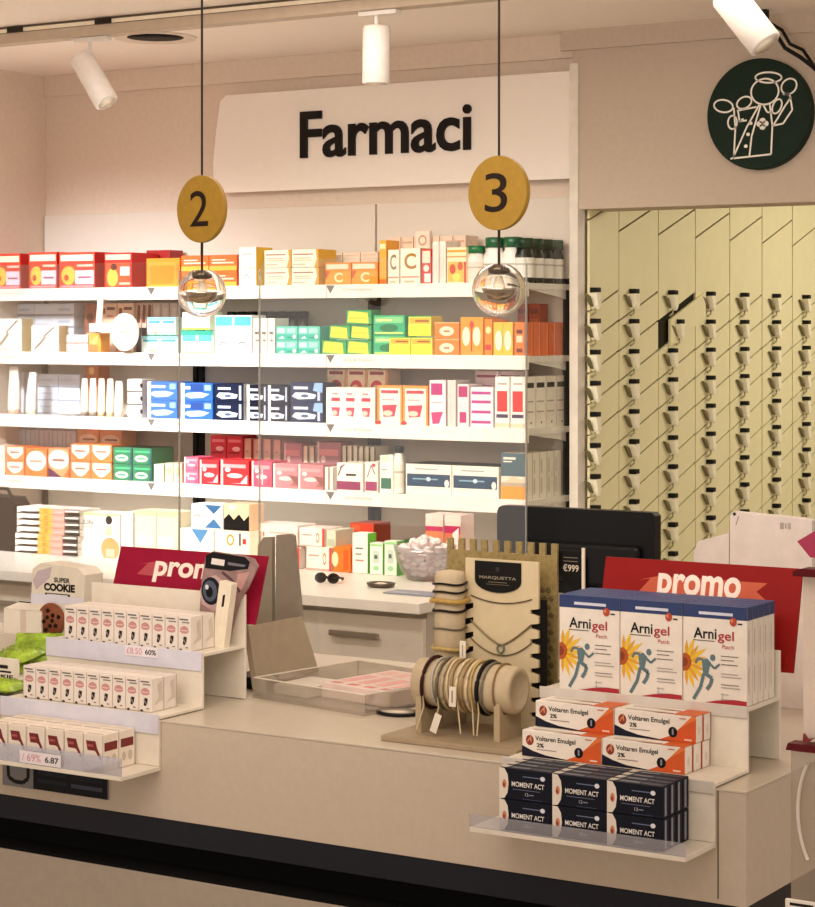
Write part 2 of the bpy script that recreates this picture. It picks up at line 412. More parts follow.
# ================================================================== GOODS ON THE SHELVES
ORG = 'f08a1c'; RED = 'c8201c'; YEL = 'f2cf3a'; TEAL = '2fb3a0'; BLU = '2a63b8'; NAVY = '16203f'; MAG = 'c92a72'; GRN = '2c9a52'
def lines(x0, x1, ys, c, t=.018): return [('r', x0, y, x1, y+t, c) for y in ys]
def fan(cx, cy, r, c, n=9, k=.4):   # splash shape
    return ('p', [(cx+(r if i % 2 else r*k)*math.cos(i*PI/n), cy+(r if i % 2 else r*k)*math.sin(i*PI/n)) for i in range(2*n)], c)
# --- top shelf
redart = [('r', .0, .0, 1, 1, 'd8402c'), ('r', .04, .76, .96, .93, 'f6d9b8'), ('r', .45, .12, .97, .5, 'eedff0'), ('e', .26, .36, .2, .26, 'f5cf52'), ('e', .2, .3, .07, .09, 'c43a24'), ('r', .5, .6, .95, .66, 'f5e0c8'), ('r', .53, .28, .9, .33, 'b0496a'), ('r', .05, .04, .95, .09, 'f0a0a8')]
run(1, -6, 20.5, 1, 253.5, 1, RED, redart, 'red carton with yellow splash cut off by left edge', d=.14, P=5.59)
run(1, 28.5, 57, 1, 252, 1, RED, redart, 'red carton with yellow splash and pink lower stripe', d=.14, P=5.59)
run(1, 59, 95, 1, 252, 1, RED, redart, 'wide red carton with bright yellow splash and lilac label', d=.14, P=5.59)
run(1, 104, 132, 1, 252.5, 1, RED, [('r', .04, .8, .96, .95, 'f3c9a8'), ('r', .05, .05, .95, .72, 'e2552e'), ('e', .3, .3, .2, .26, 'f3bd4c'), ('e', .35, .6, .12, .1, '5a1f14'), ('r', .58, .35, .93, .6, 'eee2d4'), ('r', .55, .1, .95, .15, 'f3d5b8')], 'red carton with brown dot, rightmost of the red cartons', d=.14, P=5.59)
run(1, 146, 170, 1, 250, 1, 'a3160f', [], 'dark red carton standing behind the orange pack', P=5.74, d=.08)
run(1, 146, 180, 1, 258, 1, ORG, [('r', .04, .06, .9, .86, 'e8a030'), ('r', .1, .12, .84, .75, 'dc8818'), ('r', 0, 0, 1, .05, 'f3d23a')], 'orange pack with rounded frame beside the red cartons', d=.1)
run(1, 181, 237, 2, 255, 2, 'ee6d2c', [('r', 0, .0, 1, .3, 'f2b142'), ('r', .1, .45, .9, .55, 'f6d9c0'), ('r', .1, .65, .6, .72, 'f9e6d4')], 'orange carton behind the hanging number two lamp', d=.1)
run(1, 238.5, 256.5, 1, 247, 1, 'f4f1ee', [('r', 0, .46, 1, .475, 'b79c70'), ('l', [(.3, .2), (.45, .32), (.6, .2)], .05, '9aa0a8'), ('r', .2, .8, .8, .84, 'cfc8c8')], 'tall plain white carton with yellow side', side='eec23a', d=.09)
wy = [('r', .06, .7, .8, .76, 'a05a3c'), ('r', .1, .5, .7, .54, 'c99a6a'), ('r', .1, .38, .75, .42, 'd8b48a'), ('p', [(.84, 0), (1, 0), (1, 1), (.9, 1), (.94, .5)], 'e2a12e'), ('r', .06, .15, .5, .2, 'cfaa80')]
run(1, 264, 319, 2, 249.5, 2, 'f7f0dc', wy, 'small white carton with orange right edge', side='e6b83c', d=.1)
co_ = [('r', 0, 0, 1, .62, 'e79a2c'), ('t', 'C', .35, .12, .68, .55, .03, 'f7e2b0'), ('r', .04, .7, .9, .92, 'f3dcc0'), ('p', [(0, .62), (.2, .62), (.05, .3), (0, .3)], 'c8571c')]
run(1, 325, 378, 2, 262, 1, ORG, co_, 'orange vitamin carton with small letter C', d=.09)
run(1, 325, 378, 3, 252, 1, 'e8d4bc', lines(.1, .9, [.9], 'cdb090'), 'pale beige carton back standing behind orange vitamin cartons', P=5.72, d=.08)
run(1, 379, 386.5, 1, 240, 1, 'f0a838', [('r', .1, .8, .9, .92, 'f6dfae'), ('r', 0, 0, 1, .12, 'd8701c')], 'narrow orange carton left of the pale C cartons', d=.08)
cC = lambda c, x0, x1: [('t', 'C', x0, .42, x1, .86, .02, c), ('r', .05, .18, .95, .22, 'c9876a'), ('r', .2, .05, .7, .1, 'ddb090')]
run(1, 387.5, 399.5, 1, 249.5, 1, 'f4e6d2', cC('8a7a58', .2, .75), 'narrow pale carton with grey letter C', d=.09)
run(1, 400, 420.5, 1, 248, 1, 'f6ead6', cC('a97a26', .2, .8), 'square pale carton with large golden letter C', side='e4c8a8', d=.09)
run(1, 421, 431.5, 1, 249, 1, 'cf3a30', [('r', .1, .6, .9, .95, 'f2ddc8'), ('e', .5, .45, .3, .1, 'f4e6da'), ('r', .3, .05, .95, .3, 'f2e8e0')], 'narrow red and white carton', d=.09)
run(1, 432, 446, 2, 241, 1, 'efe2d6', [('r', .2, .1, .26, .9, 'd9b7a2'), ('r', .6, .1, .66, .9, 'dcc0b0')], 'tall thin whitish carton with faint pink stripes', d=.09)
run(1, 446.5, 466.5, 1, 247, 1, 'f3e2b8', [('r', .0, .86, 1, .92, 'd9a030'), ('r', .0, .72, 1, .76, 'd99a50'), ('r', .05, .05, .95, .6, 'eab850'), ('e', .3, .4, .16, .14, 'c8452c'), ('e', .7, .48, .14, .12, 'd0502c'), ('e', .5, .18, .2, .12, 'f6dc60'), ('r', .9, 0, 1, .6, 'c8351f')], 'pale yellow carton with red fruit pattern', d=.09)
run(1, 388, 466, 6, 236, 1, 'ecd2b8', [('r', .1, .86, .9, .9, 'd8a888'), ('r', .1, .1, .16, .95, 'd9b090')], 'tall pale peach carton in the back row of the top shelf', P=5.72, d=.08)
run(1, 415, 430, 1, 231, 1, 'efdcc8', [('e', .5, .83, .3, .1, 'c89a7a'), ('e', .5, .83, .2, .065, 'efdcc8')], 'tallest pale peach carton poking above the back row', P=5.70, d=.015)
def bottle(body, cap, lab, r, h, hc, labart=None, name='bottle', neck=.7):
    root = empty(name, (0, 0, 0))
    b = MB(); b.lathe([(r*.9, 0), (r, .004), (r, h*.78), (r*neck, h*.9), (r*neck, h)], mat(body, .3), seg=20); b.build('bottle_body', root)
    b = MB(); b.lathe([(r*neck*1.12, h-.001), (r*neck*1.15, h+hc-.002), (r*neck, h+hc), (0, h+hc)], mat(cap, .3), seg=20); b.build('cap', root)
    b = MB(); b.lathe([(r*1.004, h*.15), (r*1.006, h*.16), (r*1.006, h*.7), (r*1.004, h*.71)], mat(lab, .5), seg=20)
    b.f = b.f[:-2]; b.m = b.m[:-2]; b.sm = b.sm[:-2]
    b.lathe([(r*1.009, h*.5), (r*1.009, h*.55)], mat('b9b0a0', .5), seg=20); b.f = b.f[:-2]; b.m = b.m[:-2]; b.sm = b.sm[:-2]
    b.build('label_band', root); return root
def put(o, u, P, sh, label, cat, group=None, z=None):
    o.location = (Xat(u, P), P, (SH[sh] if z is None else z)+.0005); tag(o, label, cat, group); return o
bt = bottle('f0e6da', '1f6b3c', 'f2d8c8', .031, .092, .022, neck=.8); put(bt, 476, 5.615, 1, 'short white bottle with green cap left of the big white bottles', 'bottle')
bt2 = bottle('f1ece2', '1c5a35', 'f8f4ea', .034, .108, .03, neck=.75); g = 'white bottles with green caps on top shelf'
put(bt2, 495, 5.62, 1, 'large white bottle with green cap, left one behind the number three lamp', 'bottle', g)
put(copy_thing(bt2), 513, 5.62, 1, 'large white bottle with green cap, right one behind the number three lamp', 'bottle', g)
bt3 = bottle('15201a', '17492c', 'efe9dc', .029, .105, .028, neck=.85); g = 'dark jars with white labels on top shelf'
for i in range(4):
    o = bt3 if i == 0 else copy_thing(bt3); o.location = (-3.09, 5.60+.062*i, SH[1]+.0005)
    tag(o, 'dark jar with white label at glass end of top shelf, %s' % ['nearest', 'second back', 'third back', 'backmost'][i], 'jar', g)
for i, u in enumerate((502, 516)):
    put(copy_thing(bt3), u, 5.72, 1, 'dark green capped jar behind the large white bottles, %s one' % ('left', 'right')[i], 'jar', g)
# --- second shelf
sl = [('r', 0, 0, 1, 1, 'f5efe6'), ('l', [(.1, .1), (.5, .55), (.45, .6), (.85, .95)], .05, '7a6450'), ('l', [(.25, .2), (.6, .6)], .03, 'b9a890'), ('r', .1, .05, .5, .1, 'cfc3b4')]
run(2, -6, 22, 1, 318.5, 1, 'f3ece2', sl, 'white carton with brown diagonal stroke cut off by left edge', side='d9c089', d=.06)
run(2, 31, 59, 1, 325.5, 1, 'f3ece2', sl, 'white carton with brown diagonal stroke left of round shelf sign', side='e2c890', d=.05)
run(2, -4, 74, 2, 301, 4, 'e4e6ee', [('r', 0, 0, 1, .12, '9aa0b4'), ('r', .6, .4, .9, .6, 'b8bfd0')], 'flat bluish white carton stacked at far left', P=5.70, d=.12)
run(2, 66, 88, 1, 334.5, 2, 'e9dfe2', [('r', 0, 0, 1, .14, 'c9a08c')], 'small lilac white carton', d=.05)
run(2, 88.5, 101, 1, 333, 1, 'f0a040', [('p', [(0, .5), (.9, 1), (.6, .4)], 'f6c070'), ('r', 0, 0, .8, .4, 'ef7a3a')], 'small orange carton with light wedge', d=.05)
run(2, 84, 96, 1, 303, 1, '9c5c48', [('e', .5, .7, .3, .1, '5a2418'), ('r', .2, .3, .8, .4, 'd8b8a8')], 'brown round patterned carton near top of second shelf', P=5.70, d=.1)
run(2, 100, 134, 2, 300.5, 1, 'e6bfa4', [('r', .1, .78, .3, .9, '7a2c20'), ('r', .4, .86, .9, .92, '5c2418'), ('r', .4, .72, .8, .76, 'b98470')], 'tall peach carton behind the round shelf sign', P=5.70, d=.1)
run(2, 136, 152, 3, 300.5, 1, 'dcb8a8', [('p', [(.1, .6), (.8, .6), (.9, .95), (.3, .98)], '6a3020'), ('r', 0, .0, 1, .5, '2a2630')], 'narrow peach carton with dark brown curve', P=5.71, d=.1)
run(2, 152.5, 178, 3, 300.5, 1, 'cdb6ac', [('r', 0, 0, 1, .55, '14121c'), ('r', .2, .65, .8, .9, 'ddc8bc')], 'grey pink carton with black lower half', P=5.71, d=.1)
ta = [('r', 0, .82, 1, 1, '8fd4dc'), ('r', .05, .66, .45, .8, '3f9fb4'), ('r', .55, .66, .95, .8, '3f9fb4'), ('r', .1, .3, .9, .36, 'bfe0c8'), ('e', .3, .15, .06, .08, '9ac84c'), ('r', 0, 0, 1, .06, '4cae8c')]
run(2, 141, 178, 1, 334.5, 1, 'e4f2ee', ta, 'lower aqua and white carton right of the round sign', d=.07, hpx=.057)
run(2, 147, 176, 1, 317, 1, 'dff0ee', ta, 'upper aqua and white carton right of the round sign', d=.07, h0=.058)
tb = [('r', 0, .8, 1, 1, '2f9c86'), ('r', .04, .52, .46, .8, '58c0d6'), ('r', .54, .52, .96, .8, '58c0d6'), ('r', 0, 0, 1, .06, '9ac83c'), ('r', .1, .25, .85, .3, 'c8e2c0'), ('r', .1, .15, .6, .19, 'd8ecd0')]
run(2, 181, 213.5, 1, 326, 1, 'e6f2d8', tb, 'wide white carton with teal windows below number two lamp', d=.07, hpx=.075)
run(2, 182, 210, 1, 312, 1, 'e2f0d2', [('r', 0, 0, 1, .12, '9ac850'), ('r', .1, .4, .7, .5, 'c9dcb8')], 'pale green carton lying atop teal carton behind lamp', d=.07, h0=.076)
tw = [('r', .04, .72, .96, .96, '58b4d4'), ('r', .04, .6, .96, .68, 'bfe4ea'), ('l', [(.25, .2), (.4, .3), (.6, .3), (.75, .2)], .05, '50585c'), ('r', .1, .05, .9, .09, 'd2ccc0')]
run(2, 214.5, 252, 2, 315, 1, 'f0f2ec', tw, 'upright white carton with blue top band', d=.08)
run(2, 253, 275, 3, 318, 1, 'ece4dc', [('r', .2, .55, .8, .62, '6a6058'), ('r', .3, .35, .8, .4, '8a8078'), ('l', [(.2, .15), (.6, .3), (.5, .5), (.8, .6)], .08, '99887c')], 'narrow white carton with grey script', d=.08)
bt4 = bottle('4c5148', '3c4038', '8a8c80', .0165, .115, .022, neck=.9)
g = 'small dark bottles in back of second shelf'
for i in range(8):
    put(bt4 if i == 0 else copy_thing(bt4), 232+10.2*i, 5.76, 2, 'small grey green bottle at back of second shelf, %s' % (posw(i, 8)), 'bottle', g)
tr = [('r', 0, .0, 1, .4, '37b4a0'), ('r', .05, .5, .4, .85, 'bfe8e0'), ('r', .5, .5, .9, .85, 'a5ddd2'), ('p', [(.1, .1), (.3, .3), (.4, .1)], 'd8f0ea'), ('e', .85, .25, .08, .15, 'e8f4e8'), ('r', .5, .15, .75, .22, '1f8474')]
run(2, 276, 320, 2, 326, 2, '62c8b4', tr, 'flat teal carton with pale window', d=.1)
gy = [('p', [(.04, .15), (.9, .05), (.86, .8), (.1, .92)], 'e2e04a'), ('r', .1, .35, .8, .5, 'c8cf3c'), ('r', 0, .9, 1, 1, '1f8a50')]
run(2, 321.5, 371.5, 2, 337, 1, '35a460', gy, 'green and yellow carton in lowest tier of the green stack', d=.06, hpx=.046)
run(2, 329, 371.5, 2, 324, 1, '35a460', gy, 'green and yellow carton in second tier of the green stack', d=.06, h0=.047, hpx=.046)
run(2, 346, 371.5, 1, 306, 1, '35a460', gy, 'green and yellow carton on top of the green stack', d=.06, h0=.094, hpx=.046)
tg = [('r', .05, .6, .95, .92, '7fd08c'), ('e', .5, .35, .3, .2, '1d7a4c'), ('r', .05, .05, .95, .14, 'c8e478'), ('r', .1, .7, .6, .8, 'e2ee9a')]
run(2, 373, 405, 1, 315, 2, '2fae7a', tg, 'teal green carton between green and yellow stacks', d=.07)
yy = [('r', 0, 0, 1, .55, 'e8e23c'), ('r', .06, .62, .94, .9, 'f2b42c'), ('r', .3, .7, .9, .8, '9a5a1c'), ('r', 0, .95, 1, 1, '5ab450')]
run(2, 408, 431.5, 1, 315, 1, 'efe05a', yy, 'yellow carton with orange band on top of yellow pair', d=.07, h0=.058, hpx=.062)
run(2, 389, 432.5, 2, 333, 1, 'efe05a', yy, 'yellow carton with orange band in lower yellow row', d=.07, hpx=.056, P=5.57)
oo = [('e', .5, .45, .3, .3, 'f6ddc0'), ('r', .38, .4, .62, .5, 'b06a50'), ('r', 0, .92, 1, 1, 'f6b070')]
run(2, 434, 459.5, 1, 322, 2, 'f0822c', oo, 'orange carton with pale round badge', d=.09)
ov = [('e', .25, .5, .17, .25, 'f8e6cc'), ('e', .72, .5, .17, .25, 'f8e6cc'), ('r', .46, .1, .52, .9, 'b8402c'), ('e', .5, .8, .1, .1, 'c8402c'), ('r', .05, .02, .95, .1, 'f2a040')]
run(2, 460, 483.5, 1, 317, 1, 'f49a2a', ov, 'tall orange carton with two white ovals', d=.1)
run(2, 484, 492.5, 1, 319, 1, 'ef8a24', [('e', .5, .7, .35, .1, 'f6e0a0'), ('r', .1, .15, .9, .3, 'c8302c')], 'narrow orange carton with red foot', d=.1)
run(2, 493, 513, 1, 322, 1, 'f3c03a', [('e', .27, .45, .18, .3, 'f4f0d8'), ('e', .75, .45, .18, .3, 'f0ecd0'), ('r', .47, .05, .52, .95, '7ab04c')], 'yellow carton with two white ovals and green line', d=.1)
run(2, 514, 525, 1, 322, 1, 'f07c28', [('r', .2, .66, .8, .78, '5a2018'), ('r', .2, .4, .8, .6, 'f3d8b8'), ('r', .2, .1, .8, .22, '6a2a18')], 'narrow orange carton, front of the file at glass end', d=.048, nd=5, side='e5641c', R_=[('r', .04, .0, .12, 1, 'a8401c'), ('r', .9, 0, 1, 1, 'f49a50')])
run(2, 517, 540, 2, 303.5, 1, 'b04418', [('r', .1, .8, .9, .9, '7a2814'), ('r', .1, .6, .9, .7, 'c86a34')], 'dark orange carton in back near the glass end', P=5.76, d=.07)
# round shelf sign on an arm
root = empty('shelf_talker', (Xat(125, 5.53), 5.53, Hat(125, 332, 5.53))); RX = Matrix.Rotation(PI/2, 3, 'X')
rr = 19*Zat(125, 5.5)/F
b = MB(); b.lathe([(rr, -.003), (rr, .003), (0, .003)], mat('f6efe2', .4), seg=40, R=RX, smooth=False, sx=.92)
b.art([('r', .2, .46, .24, .54, '8d8074')] + [('r', .28+.07*i, .46, .325+.07*i, .53, '8d8074') for i in range(7)]+[('r', .3, .68, .7, .71, 'd3b890'), ('r', .25, .3, .75, .33, 'd9c0a0')], (-rr, -.0032, -rr), (2*rr, 0, 0), (0, 0, 2*rr)); b.build('disc', root)
xr = Xat(98, 5.53)-Xat(125, 5.53)
b = MB(); b.box(xr-.035, -.004, .0, -.02, .001, .028, mat('f3ead8', .5), .001); b.build('arm', root)
b = MB(); b.prism([(xr-.008, .02), (xr+.018, .02), (xr+.024, .12), (xr+.002, .12)], 'y', -.003, .001, mat('f3ead8', .5)); b.build('hanger', root)
tag(root, 'round cream shelf sign on an arm at left of second shelf', 'sign')
# --- third shelf
def tube_pack(u, P, sh, w, h, c, lab, accent, group, lean=0):
    root = empty('cosmetic_tube', (Xat(u, P), P, SH[sh]+.0005))
    b = MB(); n = 7; prof = []
    for k in range(n+1):
        z = .016+(h-.016)*k/n; q = k/n; prof.append((w/2*(1-.25*q*q*q), z, w/2*.8*(1-.9*q)+.0008))
    vs = []; fs = []; sg = 16
    for r, z, dy in prof:
        for j in range(sg):
            a = 2*PI*j/sg; vs.append((r*math.cos(a)+lean*z*z*4, dy*math.sin(a), z))
    for i in range(n):
        for j in range(sg): fs.append((i*sg+j, i*sg+(j+1) % sg, (i+1)*sg+(j+1) % sg, (i+1)*sg+j))
    fs += [tuple(n*sg+j for j in range(sg))]
    b.add(vs, fs, mat(c, .35), True); b.build('tube_body', root)
    b = MB(); b.lathe([(w*.4, 0), (w*.42, .014), (w*.38, .017), (0, .017)], mat(accent, .4), seg=16); b.build('cap', root)
    tag(root, lab, 'tube', group); return root
tube_pack(14, 5.60, 3, .05, .165, 'f5e6da', 'white tube with peach top at far left of third shelf', 'e8b8a0', None)
tube_pack(31, 5.60, 3, .042, .145, 'f7ecdc', 'cream tube leaning beside the peach topped tube', 'efe0c8', None, .1)
run(3, 37, 80, 2, 374, 3, 'e0e4f0', [('r', 0, 0, 1, .08, 'a0a8c0'), ('r', .1, .5, .7, .58, 'b4bcd0')], 'pale bluish white carton at left of third shelf', P=5.70, d=.1)
run(3, -4, 24, 2, 372, 1, 'e6e6f0', lines(.15, .85, [.3, .5, .7], 'c2c2d4'), 'tall pale lilac carton behind the leaning tubes', P=5.72, d=.06)
root = empty('oval_dish', (Xat(68, 5.6), 5.62, SH[3]+.0005))
b = MB(); b.lathe([(.03, 0), (.07, .008), (.085, .03), (.082, .03), (.066, .012), (0, .006)], mat('eef0f8', .3), seg=28, sy=.5); b.build('bowl', root)
tag(root, 'shallow white oval dish in front of bluish cartons', 'dish')
for i in range(4):
    tube_pack(84.5+8.6*i, 5.59, 3, .031, .128, ['f6e2c8', 'f7f0e0', 'f3dfc0', 'eedcc4'][i], 'upright %s tube, %s of four in a row' % (['peach edged', 'white', 'cream', 'beige'][i], posw(i, 4)), '9a9080' if i < 2 else 'c8b090', None)
run(3, 84, 99, 1, 362, 1, 'b4592c', [('e', .5, .9, .2, .08, 'eab060')], 'tall rust brown carton behind the row of tubes', P=5.70, d=.06)
tube_pack(119, 5.59, 3, .036, .12, 'f6e4c8', 'plain cream tube right of four tubes in a row', 'f0e0c8', None)
run(3, 127, 142, 1, 379, 3, 'f0e6dc', [('r', 0, 0, 1, .1, '6a6058'), ('r', .15, .4, .7, .5, 'cfc2b6'), ('e', .98, .5, .1, .2, '2a2420')], 'small white carton in a stack left of blue cartons', d=.07)
ba = [('p', [(.1, .3), (.3, .15), (.7, .2), (.9, .4), (.6, .5), (.2, .45)], 'c8dcee'), ('r', .1, .66, .6, .8, 'e2eef6'), ('r', .75, .6, .95, .9, '8fb8e4'), ('r', 0, 0, .12, 1, 'e8ecf2')]
run(3, 147, 177.5, 1, 381.5, 2, '2f6cc0', ba, 'bright blue carton with white fish shape', d=.09)
run(3, 180.5, 213, 1, 383, 2, '2460b4', ba+[('r', .3, .55, .7, .95, '15408a')], 'mid blue carton with darker patch', d=.09)
na = [('p', [(.05, .3), (.25, .15), (.75, .2), (.8, .4), (.5, .5), (.15, .5)], 'dfe6ee'), ('r', .1, .66, .55, .8, 'cdd8e6'), ('r', .84, .1, .92, .9, 'b9c4d6'), ('e', .45, .33, .12, .08, '4a5c80')]
run(3, 214.5, 244, 1, 383.5, 2, '18244a', na, 'navy carton with white fish shape, right of blue cartons', d=.09, side='e8e6e6')
run(3, 246.5, 289, 2, 385, 2, '1a1d3c', [('r', 0, 0, .14, 1, 'ece6e0')]+na, 'navy and lilac carton with white edge', d=.09)
run(3, 290, 323, 1, 382.5, 2, '16264c', na+[('p', [(.7, .6), (1, .5), (1, 1), (.75, 1)], '8fb4dc')], 'larger navy carton with light blue corner', d=.09)
glyph = lambda cx, s: [('r', cx-s, .62, cx+s, .72, 'c42a4a'), ('p', [(cx-s, .45), (cx+s, .45), (cx+s*.7, .2), (cx-s*.6, .22)], 'd8405c'), ('e', cx-.2*s, .3, s*.6, .07, 'f6c8b8'), ('r', cx-s*.8, .8, cx+s*.5, .85, 'e08a90')]
run(3, 325.5, 375.5, 1, 387.5, 1, 'f8ecdc', glyph(.2, .09)+glyph(.5, .09)+glyph(.82, .09), 'wide white carton with three pink red symbols', d=.09, side='eec79a')
run(3, 327, 388, 3, 366, 1, 'f8e0c0', [('r', .1, .9, .8, .96, 'a02a3a'), ('e', .45, .66, .3, .14, 'd8283c'), ('e', .4, .65, .16, .06, 'f6c8a8'), ('p', [(.8, 0), (1, 0), (1, 1), (.9, 1)], 'e8a070')], 'tall cream carton with red oval in back row', P=5.68, d=.08)
og = [('r', .1, .0, .93, .93, 'fbeede'), ('r', .15, .8, .85, .88, 'c03a50'), ('p', [(.2, .5), (.8, .52), (.7, .22), (.25, .2)], 'd03a54'), ('e', .42, .3, .2, .07, 'f5cdb8'), ('r', .2, .62, .7, .66, 'd8b0a8'), ('e', .05, .06, .12, .05, 'c8283c')]
run(3, 377, 428, 2, 385.5, 1, 'ee9a4a', og, 'orange framed carton with pink red symbol', d=.09)
ma = [('r', .1, .68, .8, .93, 'b82a74'), ('p', [(.1, .3), (.85, .32), (.6, .06), (.2, .05)], 'c43a78'), ('r', .1, .5, .8, .53, 'cdb0b8')]
run(3, 429, 446, 1, 380, 1, 'f6eaea', ma, 'tall white carton with magenta square', d=.09, side='ead8d4')
run(3, 447, 456, 1, 380, 1, 'ddd2cc', [('r', .4, .05, .45, .95, 'c8bab2')], 'grey white narrow carton between magenta cartons', d=.09)
run(3, 457, 469, 1, 384, 1, 'f3dfe0', [('r', .1, .7, .9, .95, 'b02a68'), ('r', .2, .1, .8, .35, 'b8306c'), ('r', .1, .45, .9, .6, 'e8d8e0')], 'narrow pink white carton with magenta blocks', d=.09)
run(3, 470, 493.5, 1, 387, 1, 'f6e6ea', [('r', .05, y, .9, y+.07, 'b83488') for y in (.1, .35, .6, .82)], 'white carton with four magenta lines', d=.09)
run(3, 475, 523, 2, 370, 1, 'f4dcd8', [('r', .05, .88, .9, .93, 'a02a50'), ('r', .05, .7, .7, .74, 'd85a80')], 'pale pink carton in back row beside red panel cartons', P=5.68, d=.04)
run(3, 494.5, 525.5, 2, 376.5, 1, 'f6eee6', [('r', .15, .32, .85, .72, 'd82c28'), ('r', .1, .2, .9, .27, '3c2a50'), ('r', .2, .84, .8, .88, 'b8a8a0'), ('r', .0, .02, 1, .1, 'e6d2b0')], 'white carton with solid red panel', d=.065, nd=4, side='f2ead8', R_=[('r', .1, .78, .85, .88, '1a1512'), ('r', .1, .3, .8, .33, 'b8a898'), ('r', .1, .5, .8, .53, 'b8a898'), ('r', .0, 0, .03, 1, 'b8a898'), ('r', .5, .08, .62, .12, '6a5a50')])
# --- lowest shelf
sa = [('p', [(.08+.84*k/10, .95-.0 if False else .5-.42*math.sin(PI*k/10)+.05) for k in range(11)][::1]+[(.92, .92), (.08, .92)], 'fbeedd'), ('r', .22, .52, .75, .64, 'a86a50')]
g4 = 'orange cartons with white half circles on lowest shelf'
run(4, -16, 5, 1, 445, 2, 'ecdcc8', sa, 'whitish carton cut off at left, lowest shelf')
run(4, 5.5, 24.5, 1, 446, 2, 'ec8648', sa, 'small orange carton with white half circle, at far left', group=g4, d=.09)
run(4, 25, 47, 1, 448, 1, 'e87a34', [('e', .5, .55, .46, .36, 'fbeedd'), ('r', .2, .5, .8, .58, 'c99a80')], 'larger single orange carton with big white circle', d=.09)
run(4, 48, 69, 1, 448.5, 1, 'ef9e68', [('e', .5, .62, .5, .34, 'f8e6d6'), ('r', .2, .56, .8, .64, '9a5a50'), ('p', [(0, .35), (.7, 0), (0, 0)], '5a1f48'), ('p', [(1, .35), (.7, 0), (1, 0)], 'e0682c')], 'orange white carton with purple lower corner', d=.09)
run(4, 70, 112, 2, 444, 2, 'ea7c3c', sa, 'orange carton with white half circle, left of green ones', group=g4, d=.09)
run(4, 77, 122, 2, 428, 1, 'eaa070', [('e', .5, .75, .42, .12, 'f6dcc4'), ('r', .25, .74, .8, .78, 'a0604a')], 'tall orange carton in back row of lowest shelf', P=5.70, d=.08)
run(4, -4, 76, 6, 424, 1, 'dce0ee', [('r', .2, .3, .3, .95, 'a8b0c8'), ('r', .6, .3, .7, .95, 'b8c0d4'), ('r', 0, .9, 1, .94, '8088a0')], 'pale blue carton in back row at left of lowest shelf', P=5.71, d=.06)
ga = [('e', .45, .35, .34, .2, 'd8ecc8'), ('r', .25, .3, .65, .42, '2c9a6a'), ('r', .1, .72, .9, .8, '4ac084'), ('p', [(.85, 0), (1, 0), (1, 1), (.95, 1)], '174c58')]
run(4, 113, 152, 2, 447.5, 2, '1f7a50', ga, 'green carton with pale oval label', d=.12, top='143c2a')
run(4, 153.5, 164, 1, 464, 1, 'd8e0c8', [('r', .2+.2*k, .2, .26+.2*k, .8, '5a7068') for k in range(4)], 'small white green carton right of green cartons', d=.06)
run(4, 165, 182, 2, 463, 1, 'e0d4b0', [('e', .5, .6, .3, .2, 'b8a880')], 'small cream carton left of pink cartons', d=.06)
def pk(c1, c2): return [('p', [(.35, .1), (.7, .12), (.95, .45), (.95, .1)], c2), ('e', .5, .4, .28, .09, 'f4c8c0'), ('r', .08, .7, .9, .84, 'e89a9a'), ('e', .25, .62, .1, .08, 'f6d8d0'), ('r', 0, 0, .08, 1, 'f0dcd0')]
run(4, 184, 198.5, 1, 457, 2, 'e0607c', pk(0, 'c04060'), 'pink carton at left end of red group', d=.09)
run(4, 199.5, 219, 1, 460, 1, 'c8242c', pk(0, 'f0b8c0'), 'narrow red carton with white swoosh', d=.09)
run(4, 220.5, 249, 1, 460, 1, 'd0262a', pk(0, 'f0b8c0'), 'wide red carton with white swoosh', d=.09)
run(4, 251.5, 272, 1, 461, 1, 'd84a66', pk(0, 'b83050')+[('r', .5, .1, .56, .7, 'f4d0d0')], 'rose pink carton with pale bars', d=.09)
run(4, 273, 323.5, 2, 464, 1, 'c87c80', pk(0, 'a06058')+[('p', [(.6, .55), (1, .1), (1, .5)], '8a4a40')], 'dusty pink and brown carton with swoosh', d=.09)
run(4, 324.5, 334.5, 2, 467, 1, 'f0e4d0', [('r', .8, 0, 1, 1, '6a3a30')], 'thin cream carton on edge', d=.08)
run(4, 210, 243, 2, 435.5, 1, 'cc3440', [('r', .1, .86, .9, .92, 'e88a90'), ('e', .6, .72, .25, .05, 'f0c0c0'), ('r', .1, .62, .8, .65, '8a1420')], 'tall red carton in back row of lowest shelf', P=5.69, d=.08)
run(4, 244, 283, 4, 439, 1, 'dcb49c', [('r', .75, 0, 1, 1, '7a3a34'), ('r', .2, .7, .5, .73, 'b88a70')], 'thin tan carton filed behind the red group', P=5.69, d=.08)
run(4, 284, 302, 1, 443, 1, 'c4808a', pk(0, '9a5a58'), 'tall dusty pink carton in back row, left one', P=5.69, d=.08)
run(4, 303, 316, 2, 446, 1, 'f0e0c0', [('r', .7, 0, 1, 1, '6a4a38')], 'thin cream carton between tall dusty pink cartons', P=5.69, d=.08)
run(4, 317, 341, 1, 442, 1, 'b98088', pk(0, '8a5050'), 'tall dusty pink carton in back row, right one', P=5.69, d=.08)
run(4, 342, 376, 6, 446, 1, 'efe4cc', [('r', .75, 0, 1, 1, '4a3c30')], 'thin cream carton filed behind the magenta banded carton', P=5.69, d=.08)
run(4, 336.5, 363, 1, 463, 1, 'f5ecdc', [('r', .0, .06, .92, .36, '8a2050'), ('r', .35, .55, .75, .63, '4a3a34'), ('l', [(.05, .55), (.2, .9), (.12, .8), (.3, .95)], .05, '7a1f30')], 'white carton with magenta lower band', d=.09)
